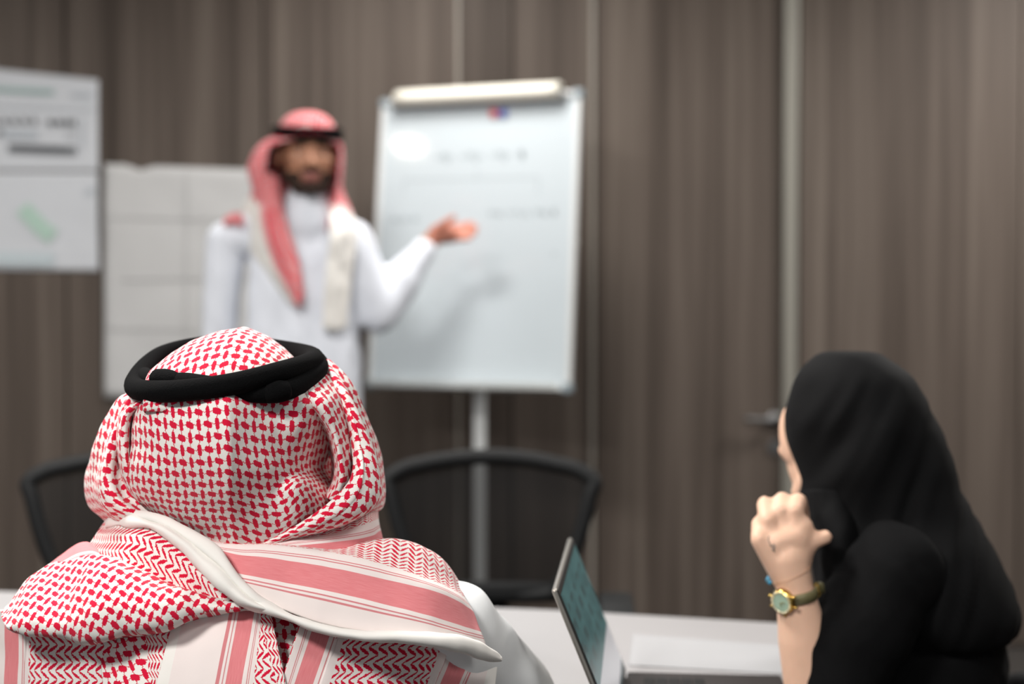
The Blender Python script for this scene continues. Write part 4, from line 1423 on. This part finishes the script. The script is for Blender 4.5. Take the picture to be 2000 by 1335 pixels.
# left hand hanging
parts += [('c', wl, 0.025, wl + Vector((0.0, -0.02, -0.07)), 0.03)]
for k in range(4):
    b = wl + Vector((0.0, -0.045 + 0.02 * k, -0.085)); parts += [('c', b, 0.0095, b + Vector((0.004, -0.004, -0.045)), 0.0088), ('c', b + Vector((0.004, -0.004, -0.045)), 0.0088, b + Vector((0.018, -0.006, -0.07)), 0.0078)]
parts += [('c', wl + Vector((0.015, -0.04, -0.03)), 0.012, wl + Vector((0.03, -0.06, -0.075)), 0.0095)]
for q in (-1, 1):
    hp = Vector((spk.location.x + q * 0.09, SPY + 0.05, 0.92)); kn = hp + Vector((q * 0.01, 0, -0.42)); an = Vector((kn.x, kn.y + 0.01, 0.09))
    parts += [('c', hp, 0.085, kn, 0.056), ('c', kn, 0.055, an, 0.038), ('c', an + Vector((0, 0.03, -0.05)), 0.038, an + Vector((q * 0.02, -0.14, -0.056)), 0.032)]
me = blob(parts, 0.0048, 3)
for m in (M['skin_tan'], M['beard'], M['lip'], M['palm']): me.materials.append(m)


def face2(q):
    x, y, z = q
    if abs(x) < 0.10 and -0.14 < z < 0.12 and -0.14 < y < 0.12:
        ax = abs(x)
        if y < -0.07 and -0.077 < z < -0.054 and ax < 0.021: return 2
        if y < -0.066 and ((-0.054 <= z < -0.043 and ax < 0.030)): return 1
        if -0.135 < z < -0.052 and y < 0.0 and (ax > 0.026 or z < -0.078) and z < -0.040 - 0.45 * (0.066 - ax): return 1
        if ax > 0.056 and -0.06 < z < -0.02 and -0.04 < y < -0.015: return 1
        if y < -0.062 and 0.017 < z < 0.0285 and 0.011 < ax < 0.05: return 1
        return 0
    return 0


paint(me, TH2, H2, face2)
for p in me.polygons:
    if p.center.x > B(838, 474, .14).x and p.center.z > 1.2: p.material_index = 3
link('body', me, [], spk, keep=True)
eyes(spk, TH2, H2)

gp = [('c', hc2 + Vector((-0.075, 0.05, -0.31)), 0.100, hc2 + Vector((-0.10, 0.05, -0.75)), 0.118), ('c', hc2 + Vector((0.045, 0.05, -0.31)), 0.100, hc2 + Vector((0.035, 0.05, -0.75)), 0.118), ('c', hc2 + Vector((-0.015, 0.05, -0.31)), 0.106, hc2 + Vector((-0.03, 0.05, -0.75)), 0.122)]
zt_ = hc2.z - 0.7
gp += [('e', Vector((hc2.x - 0.03, SPY + 0.05, zt_)), (0.178, 0.125, 0.25), None), ('c', Vector((hc2.x - 0.06, SPY + 0.05, 0.9)), 0.13, Vector((hc2.x - 0.09, SPY + 0.05, 0.12)), 0.14), ('c', Vector((hc2.x + 0.02, SPY + 0.05, 0.9)), 0.13, Vector((hc2.x + 0.06, SPY + 0.05, 0.12)), 0.14),
       ('c', B(530, 445, .05), 0.072, sl, 0.062), ('c', B(632, 442, .05), 0.072, sr, 0.060), ('c', sl, 0.062, el_, 0.054), ('c', el_, 0.054, wl + (el_ - wl) * 0.10, 0.046),
       ('c', sr, 0.064, er, 0.068), ('c', er, 0.068, er * 0.55 + wr * 0.45, 0.066), ('c', er * 0.55 + wr * 0.45, 0.064, wr + (er - wr) * 0.12, 0.043),
       ('c', hc2 + Vector((-0.002, 0.012, -0.128)), 0.064, hc2 + Vector((-0.004, 0.028, -0.20)), 0.085)]
me = blob(gp, 0.008, 22)
ripple(me, lambda c: (mnoise.noise(Vector((c.x * 14, c.y * 8, c.z * 2.5))) * 0.010 + mnoise.noise(Vector((c.x * 30 + c.z * 10, c.y * 20, c.z * 12))) * 0.004) * (1 if c.z < 1.45 else 0.4))
gown2 = link('gown', me, M['thobe_far'], spk, keep=True)
gv = bmesh.new(); gv.from_mesh(gown2.data)
gb = BVHTree.FromBMesh(gv); gv.free()
for k in range(5):
    d = (B(606 + 1.5 * k, 418 + 24 * k) - Vector((0, 0, CAM_H))).normalized()
    h = gb.ray_cast(Vector((0, 0, CAM_H)), d)
    if h[0] is not None:
        bm = bmesh.new(); add_ball(bm, h[0], 0.0048, 8)
        fin('button', bm, M['thobe_far'], gown2, True, keep=True)

# speaker's scarf
cl = Cloth()


def bpatch(rows, nu, nv, **k):
    return patch([[(a, b, SPY + y) for a, b, y in r_] for r_ in rows], nu, nv, S=1.0, uscale=1.0, **k)


# crown (closed dome)
n, m = 40, 22
G = np.zeros((m, n, 3))
for j in range(m):
    a = j / (m - 1) * math.pi / 2
    for i in range(n):
        th = 2 * math.pi * i / n
        loc = Vector((0.080 * math.cos(a) ** 0.8 * math.cos(th), 0.012 + 0.100 * math.cos(a) ** 0.8 * math.sin(th), 0.048 + 0.068 * math.sin(a)))
        G[j, i] = TH2 @ (loc * H2)
UVd = np.zeros((m, n, 2)); UVd[..., 0] = (G[..., 0] - hc2.x) ; UVd[..., 1] = 1 + G[..., 1] - SPY
cl.add(G, UVd, closed_u=True)
# hood round the head: open at the face
m, n = 34, 56
G = np.zeros((m, n, 3))
for j in range(m):
    b = j / (m - 1)
    z = 0.060 - 0.27 * b
    for i in range(n):
        a = i / (n - 1)
        op = R(60) - R(6) * min(1, b * 3) + R(4) * b          # half opening at the face
        if b < 0.06: op = R(0.5)
        elif b < 0.14: op = R(0.5) + (R(58) - R(0.5)) * ((b - 0.06) / 0.08)
        th = -math.pi / 2 - op - a * (2 * math.pi - 2 * op)
        yp = 301 - z * H2 * F / SPY
        xl = (601 - np.interp(yp, [258, 266, 280, 300, 330, 360, 390, 420, 450], [548, 538, 514, 497, 484, 491, 500, 505, 515])) / F * SPY / H2
        xr_ = (np.interp(yp, [258, 270, 290, 330, 370, 400, 450], [656, 664, 670, 669, 660, 650, 640]) - 601) / F * SPY / H2
        ct, st = math.cos(th), math.sin(th)
        rx = xl if ct < 0 else xr_
        k = abs(ct) ** 1.5
        rx = 0.092 * (1 - k) + rx * k
        loc = Vector((rx * ct, 0.012 + 0.112 * (1 + 0.12 * b) * st, z))
        loc += Vector((ct, st, 0)) * 0.007 * math.sin(th * 9 + b * 3) * b
        G[j, i] = TH2 @ (loc * H2)
UVd = np.zeros((m, n, 2)); UVd[..., 0] = np.linspace(0, 0.62, n)[None, :]; UVd[..., 1] = 1.2 + np.linspace(0, 0.27, m)[:, None]
cl.add(G, UVd)
# left fall over the chest, white hem outside and checked inside
rows = [[(488, 330, .00), (508, 335, -.05), (530, 340, -.07), (546, 350, -.05)],
        [(492, 372, .02), (512, 380, -.06), (532, 385, -.08), (548, 388, -.06)],
        [(476, 402, .05), (502, 410, -.05), (532, 412, -.085), (554, 414, -.07)],
        [(470, 440, .04), (508, 455, -.06), (540, 455, -.092), (566, 452, -.075)],
        [(488, 490, .00), (524, 505, -.07), (554, 500, -.096), (578, 490, -.08)],
        [(524, 540, -.04), (550, 556, -.08), (574, 548, -.098), (588, 530, -.085)],
        [(562, 588, -.06), (576, 598, -.084), (588, 594, -.096), (594, 570, -.086)]]
G, UVp = bpatch(rows, 40, 60, wrinkle=0.004, seed=70)
UVp[..., 1] = np.interp(np.linspace(0, 1, 40), [0, .40, .46, 1], [0.004, .016, .30, .60])[None, :] + 0 * UVp[..., 1]
UVp[:14, :, 1] = 1.3 + UVp[:14, :, 0]; UVp[:14, :, 0] = np.linspace(0, .1, 14)[:, None]
cl.add(G, UVp)
# right end: pale, thrown over the shoulder and down the chest
rows = [[(652, 300, .03), (664, 302, .04), (672, 306, .09)],
        [(648, 360, .03), (660, 362, .03), (668, 366, .09)],
        [(640, 398, .00), (664, 402, .00), (688, 416, .06)],
        [(646, 440, -.075), (672, 446, -.06), (697, 452, .00)],
        [(640, 500, -.088), (664, 505, -.075), (690, 508, -.03)],
        [(634, 560, -.092), (658, 566, -.08), (684, 562, -.045)],
        [(630, 640, -.090), (652, 646, -.082), (676, 640, -.055)]]
G, UVp = bpatch(rows, 24, 60, wrinkle=0.004, seed=77)
UVp[..., 1] = np.interp(np.linspace(0, 1, 60), [0, .30, .36, 1], [.60, .42, .016, .012])[:, None] + 0 * UVp[..., 1]
cl.add(G, UVp)
# small red end over the far shoulder
rows = [[(440, 424, .08), (456, 416, .05), (472, 416, .03)], [(436, 432, .02), (454, 424, -.015), (474, 428, -.03)], [(438, 440, -.01), (456, 434, -.035), (476, 440, -.04)]]
cl.add(*bpatch(rows, 14, 10, vrow=[.055, .065, .08]))
cl.build('headscarf', M['shemagh_dense'], spk, 0.003)
bm = bmesh.new()
for dz, dr in ((0.048, 0.0), (0.066, -0.002)):
    ring = []
    for i in range(60):
        th = 2 * math.pi * i / 60
        ring.append(TH2 @ (Vector(((0.0905 + dr) * math.cos(th), 0.012 + (0.110 + dr) * math.sin(th), dz + 0.006 * math.sin(th))) * H2))
    tube_bm(bm, ring, 0.0105, 10, closed=True)
fin('head_cord', bm, M['black_wool'], spk, True, keep=True)

# ============================ the woman in black
WY = 1.92
wom = empty('person', (at(1760, 1100, WY).x, WY, 0))
tag(wom, 'person in black headscarf resting chin near raised hand at the table end', 'person')


def W(px, py, Y): return at(px, py, Y)


hc3 = W(1640, 850, WY + 0.03)
fdir = Vector((-0.58, 0.81, -0.04)).normalized()
yaw3 = math.atan2(fdir.x, -fdir.y)
TH3 = Matrix.Translation(hc3) @ Matrix.Rotation(yaw3, 4, 'Z') @ Matrix.Rotation(R(5), 4, 'X')
H3 = 0.87
parts = head_parts(TH3, H3, ears=False)      # her ears lie flat under the scarf
for q_ in (-1, 1): parts.append(('e', TH3 @ (Vector((q_ * 0.055, -0.050, 0.004)) * H3), (0.015, 0.020, 0.042), TH3.to_3x3()))
shc = W(1730, 1110, 1.90)
neckb = W(1715, 1010, 1.93)
parts += [('c', hc3 + Vector((0.015, 0.0, -0.07)), 0.048, neckb, 0.050)]
LS, RS = W(1745, 1120, 1.80), W(1790, 1090, 2.10)       # shoulders: near (left) and far (right)
LE, LWr = W(1588, 1352, 1.775), W(1553, 1152, 1.765)
pel = Vector((0.60, 1.98, 0.56))
parts += [('c', neckb, 0.05, (LS + RS) / 2, 0.075), ('c', LS, 0.048, RS, 0.048), ('e', (LS + RS) / 2 + Vector((0.01, 0, -0.12)), (0.085, 0.13, 0.16), Matrix.Rotation(R(-10), 3, 'Z')),
          ('c', (LS + RS) / 2 + Vector((0.02, 0, -0.2)), 0.085, pel, 0.095),
          ('c', LS, 0.044, LE, 0.036), ('c', LE, 0.0355, LE * 0.45 + LWr * 0.55, 0.0320), ('c', LE * 0.45 + LWr * 0.55, 0.0320, LWr, 0.0235)]
# left hand: back of hand to the camera, fingers folded away at the top, thumb to the right
KN = [W(1484, 1044, 1.760), W(1500, 1008, 1.768), W(1527, 990, 1.772), W(1553, 990, 1.768)]     # knuckles little..index
for k, kn in enumerate(KN):
    w_ = LWr + (kn - LWr) * 0.22 + Vector((0, 0.002, 0))
    parts.append(('c', w_, 0.0195, kn + Vector((0, 0.004, -0.006)), 0.0115))
parts += [('c', LWr, 0.0225, W(1540, 1090, 1.768), 0.026), ('c', W(1520, 1060, 1.768), 0.020, W(1552, 1050, 1.772), 0.022),
          ('c', W(1556, 1092, 1.772), 0.020, W(1564, 1030, 1.772), 0.0165)]
F1 = [((1482, 1022, 1.785), (1490, 1040, 1.812), (1506, 1050, 1.812)), ((1494, 984, 1.792), (1502, 1002, 1.826), (1518, 1020, 1.824)),
      ((1528, 976, 1.797), (1530, 996, 1.830), (1540, 1016, 1.828)), ((1560, 978, 1.792), (1566, 1000, 1.820), (1570, 1018, 1.818))]
for kn, (a, b, c), r_ in zip(KN, F1, (.0098, .0106, .0110, .0108)):
    a, b, c = W(*a), W(*b), W(*c)
    parts += [('c', kn + Vector((0, 0.003, -0.005)), r_ * 1.08, a, r_), ('c', a, r_, b, r_ * 0.94), ('c', b, r_ * 0.92, c, r_ * 0.82)]
parts += [('c', W(1560, 1082, 1.775), 0.017, W(1582, 1056, 1.772), 0.0125), ('c', W(1582, 1056, 1.772), 0.0120, W(1612, 1048, 1.768), 0.0092)]
# right arm towards the lap, hidden
RE = RS + Vector((-0.06, 0.03, -0.24)); RW_ = Vector((0.47, 2.12, 0.66))
RW_ = Vector((0.50, 2.06, 0.64))
parts += [('c', RS, 0.044, RE, 0.034), ('c', RE, 0.034, RW_, 0.024), ('c', RW_, 0.022, RW_ + Vector((-0.03, -0.05, -0.01)), 0.026)]
for k in range(4):
    b = RW_ + Vector((-0.05 + 0.016 * k, -0.07, -0.012)); parts += [('c', b, 0.009, b + Vector((-0.015, -0.04, -0.008)), 0.0082), ('c', b + Vector((-0.015, -0.04, -0.008)), 0.0082, b + Vector((-0.02, -0.06, -0.02)), 0.0072)]
parts += [('c', RW_ + Vector((-0.03, -0.02, 0)), 0.011, RW_ + Vector((-0.075, -0.045, 0.0)), 0.009)]
for q in (-1, 1):
    hp = pel + Vector((0, q * 0.09, -0.0)); kn = hp + Vector((-0.32, q * 0.03, -0.02)); an = Vector((kn.x - 0.01, kn.y, 0.085))
    parts += [('c', hp, 0.088, kn, 0.055), ('c', kn, 0.054, an, 0.034), ('c', an + Vector((0.03, 0, -0.045)), 0.036, an + Vector((-0.13, 0, -0.052)), 0.030)]
me = blob(parts, 0.0036, 3)
for m in (M['skin'], M['beard'], M['lip_pale']): me.materials.append(m)


def face3(q):
    x, y, z = q
    ax = abs(x)
    if y < -0.07 and -0.077 < z < -0.054 and ax < 0.020: return 2
    if -0.12 < y < -0.062 and 0.019 < z < 0.0265 and 0.012 < ax < 0.047: return 1
    return 0


paint(me, TH3, H3, face3)
wbody = link('body', me, [], wom, keep=True)
eyes(wom, TH3, H3)

# black gown
gp = [('c', LS, 0.066, RS, 0.066), ('c', neckb, 0.062, (LS + RS) / 2, 0.10), ('e', (LS + RS) / 2 + Vector((0.02, 0, -0.13)), (0.115, 0.155, 0.19), Matrix.Rotation(R(-10), 3, 'Z')),
      ('c', (LS + RS) / 2 + Vector((0.04, 0, -0.22)), 0.118, pel + Vector((0.0, 0, 0.02)), 0.130),
      ('c', LS, 0.066, LS * 0.45 + LE * 0.55, 0.066), ('c', LS * 0.45 + LE * 0.55, 0.066, LS * 0.10 + LE * 0.90 + Vector((0.02, 0, 0.0)), 0.060),
      ('c', RS, 0.062, RE, 0.056), ('c', RE, 0.055, RW_ + (RE - RW_) * 0.1, 0.042)]
for q in (-1, 1):
    hp = pel + Vector((0, q * 0.09, 0)); kn = hp + Vector((-0.32, q * 0.03, -0.02))
    gp += [('c', hp, 0.108, kn, 0.078), ('c', kn, 0.078, Vector((kn.x, kn.y, 0.16)), 0.085)]
me = blob(gp, 0.006, 5)
ripple(me, lambda c: (mnoise.noise(Vector((c.x * 16 + c.z * 8, c.y * 12, c.z * 7))) * 0.010 + mnoise.noise(Vector((c.x * 40 + c.z * 26, c.y * 30, c.z * 22))) * 0.003))
link('gown', me, M['black_cloth'], wom, keep=True)

# headscarf: closed drape lofted from crown to the tail behind the shoulder
secs = [(1650, 1652, 688, 1.92, .002), (1612, 1706, 689, 1.92, .045), (1588, 1732, 702, 1.92, .068), (1562, 1772, 732, 1.92, .090), (1548, 1798, 772, 1.92, .102), (1541, 1817, 812, 1.92, .108),
        (1546, 1834, 850, 1.92, .110), (1554, 1853, 900, 1.92, .110), (1566, 1868, 950, 1.92, .108), (1570, 1898, 1000, 1.92, .112), (1582, 1930, 1060, 1.92, .135),
        (1594, 1956, 1120, 1.93, .160), (1606, 1976, 1175, 1.94, .170), (1640, 1968, 1210, 1.95, .165), (1680, 1945, 1225, 1.955, .15)]
sa = cr(np.array(secs, float), 84)
n = 110
G = np.zeros((84, n, 3))
for j, (xl, xr, y, Yc, hd) in enumerate(sa):
    c = W((xl + xr) / 2, y, Yc); hw_ = (xr - xl) / 2 / F * Yc
    for i in range(n):
        th = 2 * math.pi * i / n
        x, yy_ = hw_ * math.cos(th), hd * math.sin(th)
        p = c + Vector((x, yy_, 0))
        b = j / 83
        # long soft folds sweeping from the temple down and back
        ph = (x * 42 - (p.z - hc3.z) * 30)
        f_ = mnoise.noise(Vector((ph * 0.45, b * 2.0, th * 0.5))) * 0.013 + mnoise.noise(Vector((ph * 1.3, b * 3, 4 + th * 0.3))) * 0.0085
        f_ *= min(1, max(0, (b - 0.12) * 4)) * (0.35 + 0.65 * abs(math.sin(th)))
        p += Vector((math.cos(th), math.sin(th), 0)) * f_
        G[j, i] = p
clw = Cloth(); clw.add(G, np.zeros((84, n, 2)), closed_u=True)
clw.build('headscarf', M['black_chiffon'], wom, 0.002)
# the tail of the scarf crossing the chest
cs = Cloth()
rows = [[(1562, 960, 1.90), (1590, 955, 1.85), (1640, 960, 1.84), (1690, 985, 1.86)],
        [(1580, 1030, 1.88), (1602, 1030, 1.83), (1650, 1035, 1.81), (1700, 1050, 1.84)],
        [(1590, 1110, 1.87), (1610, 1110, 1.82), (1650, 1110, 1.80), (1690, 1100, 1.83)],
        [(1600, 1200, 1.87), (1616, 1195, 1.82), (1642, 1185, 1.81), (1670, 1165, 1.83)],
        [(1612, 1290, 1.88), (1622, 1280, 1.84), (1640, 1265, 1.83), (1652, 1235, 1.85)]]
cs.add(*patch(rows, 36, 60, S=1.0, wrinkle=0.004, seed=90))
cs.build('scarf_tail', M['black_chiffon'], wom, 0.002)

# tattoo on the back of the hand: small marks hugging the skin
Bw = wbody.data
tr = bmesh.new(); tr.from_mesh(Bw)
bvh = BVHTree.FromBMesh(tr)
tr.free()


def on_skin(px, py, lift=0.0006):
    o_ = Vector((0, 0, CAM_H)); d = (at(px, py, 1.0) - o_).normalized()
    h = bvh.ray_cast(o_, d)
    return (h[0] + h[1] * lift) if h[0] is not None else at(px, py, 1.75)


bm = bmesh.new()
for pts in ([(1502, 1046), (1500, 1052), (1503, 1060), (1506, 1067)], [(1506, 1067), (1512, 1062), (1514, 1067), (1509, 1075), (1508, 1070)], [(1510, 1066), (1512, 1072), (1513, 1078)]):
    tube_bm(bm, [on_skin(*p, lift=0.0) for p in pts], 0.0007, 6)
fin('hand_tattoo', bm, M['tattoo'], wbody, True)

# ------------------------------------------------------------------ wristwatch and bracelet
ax = (LE - LWr).normalized()                         # along the forearm, downwards
wc = LWr + (LE - LWr) * 0.04
tocam = (Vector((0, 0, CAM_H)) - wc); tocam -= ax * tocam.dot(ax); tocam.normalize()
sidev = ax.cross(tocam).normalized()
if sidev.x < 0: sidev = -sidev                        # points right in the picture


def ring_r(origin, th):
    """distance from the arm axis to the skin in direction th (0 = towards camera, + = right)"""
    d = tocam * math.cos(th) + sidev * math.sin(th)
    h = bvh.ray_cast(origin + d * 0.09, -d)
    return (h[0] - origin).length if h[0] is not None else 0.026, d


watch = empty('wristwatch', wc)
tag(watch, 'gold wristwatch with pale green dial and olive strap on the raised wrist', 'watch')
CA = R(-38)                                            # the case sits on the left of the wrist
bm = bmesh.new()
ring_o = []
for k in range(49):
    th = 2 * math.pi * k / 48
    r_, d = ring_r(wc, th)
    for lo in (0.0006, 0.0030):
        for s in (-1, 1):
            ring_o.append((th, r_, d, lo, s))
loops = []
for k in range(48):
    th = 2 * math.pi * k / 48
    r_, d = ring_r(wc, th)
    r_ = min(r_, 0.034)
    v = [bm.verts.new(d * (r_ + lo) + ax * (s * 0.0068)) for lo, s in ((0.0006, -1), (0.0034, -0.9), (0.0034, 0.9), (0.0006, 1))]
    loops.append(v)
for k in range(48):
    a, b = loops[k], loops[(k + 1) % 48]
    for s in range(4): bm.faces.new((a[s], a[(s + 1) % 4], b[(s + 1) % 4], b[s]))
fin('strap', bm, M['olive'], watch, True)
rc, dc = ring_r(wc, CA)
cx_ = dc; cy_ = ax; cz_ = cx_.cross(cy_)
WM = Matrix(((cz_.x, cy_.x, cx_.x, 0), (cz_.y, cy_.y, cx_.y, 0), (cz_.z, cy_.z, cx_.z, 0), (0, 0, 0, 1))) @ Matrix.Translation((0, 0, rc + 0.0005))
bm = bmesh.new(); add_cyl(bm, (0, 0, 0), (0, 0, 0.0075), 0.0158, 0.0150, seg=36, M=WM)
for s in (-1, 1):
    for q in (-1, 1): add_box(bm, (s * 0.016, q * 0.0065, 0.003), (0.008, 0.003, 0.005), M=WM, bev=0.001)
add_cyl(bm, (0.0, 0.015, 0.004), (0.0, 0.0185, 0.004), 0.002, seg=12, M=WM)
case = fin('case', bm, M['gold'], watch, True)
bm = bmesh.new()
for k in range(28):
    a = 2 * math.pi * k / 28
    add_ball(bm, (0.0130 * math.cos(a), 0.0130 * math.sin(a), 0.0078), 0.0013, 8, M=WM)
fin('stone_bezel', bm, M['crystal'], case, True)
bm = bmesh.new(); add_cyl(bm, (0, 0, 0.0070), (0, 0, 0.0080), 0.0115, seg=32, M=WM)
fin('dial', bm, M['dial'], case)
bm = bmesh.new()
add_box(bm, (0.003, 0, 0.0084), (0.007, 0.0008, 0.0004), M=WM); add_box(bm, (0, 0.0022, 0.0086), (0.0007, 0.0055, 0.0004), M=WM)
fin('hands', bm, M['gold'], case)
rb, db = ring_r(wc, R(98))
bm = bmesh.new()
for s in (-1, 1):
    c0 = db * (rb + 0.0035)
    pts = [c0 + ax * (s * 0.004 + 0.004 * math.cos(a)) + db * (0.0024 * math.sin(a)) for a in np.linspace(0, 2 * math.pi, 16, endpoint=False)]
    tube_bm(bm, pts, 0.0012, 8, closed=True)
add_box(bm, tuple(c0), (0.002, 0.004, 0.014), bev=0.0006)
fin('buckle', bm, M['gold'], watch, True)

bc = LWr + (LE - LWr) * -0.17
br = empty('beaded_bracelet', bc)
tag(br, 'thin bracelet of teal and turquoise beads above the gold wristwatch', 'bracelet')
bm = bmesh.new(); pts = []
axb = (ax + sidev * -0.35).normalized()
for k in range(40):
    th = 2 * math.pi * k / 40
    r_, d = ring_r(bc, th)
    pts.append(d * (min(r_, 0.036) + 0.0008) + ax * (0.006 * math.cos(th + 1.3)))
tube_bm(bm, pts, 0.0004, 6, closed=True)
fin('cord', bm, plain('beige_thread', srgb(196, 158, 128), 0.7), br, True)
for k, (th, m) in enumerate(((-62, 'bead_blue'), (-72, 'bead_teal'), (-82, 'bead_blue'), (-92, 'bead_blue'), (-103, 'bead_teal'), (-114, 'bead_teal'), (-125, 'bead_blue'), (-136, 'bead_teal'), (-148, 'bead_blue'))):
    th = R(th - 12); r_, d = ring_r(bc, th)
    bm = bmesh.new(); add_ball(bm, (0, 0, 0), 0.0030, 10)
    o = fin('bead', bm, M[m], br, True)
    o.location = d * (min(r_, 0.036) + 0.0022) + ax * (0.006 * math.cos(th + 1.3))

# hidden low chairs that carry the two seated people
chair('meeting_chair', (man.location.x, man.location.y - 0.17 + 0.0, 0), R(180), 'low black meeting chair under the person in the checked headscarf', low=True)
chair('meeting_chair', (pel.x + 0.17, pel.y, 0), R(-90), 'low black meeting chair under the person in the black headscarf', low=True)


# ceiling downlights: where the board mirrors them
def mirror_spot(px, py):
    p0 = Vector((0, 0, CAM_H)); x, z = bz(px, py); h = FB @ Vector((x, 0, z))
    d = (h - p0).normalized(); r_ = d - 2 * d.dot(un) * un
    s = (CEIL - h.z) / r_.z
    return h + r_ * s


for px_, py_, lb_ in ((798, 283, 'round ceiling downlight mirrored near the top of the flip chart board'),):
    h = mirror_spot(px_, py_); print('DOWNLIGHT', tuple(round(c, 3) for c in h))
    downlight(h.x, h.y, lb_)
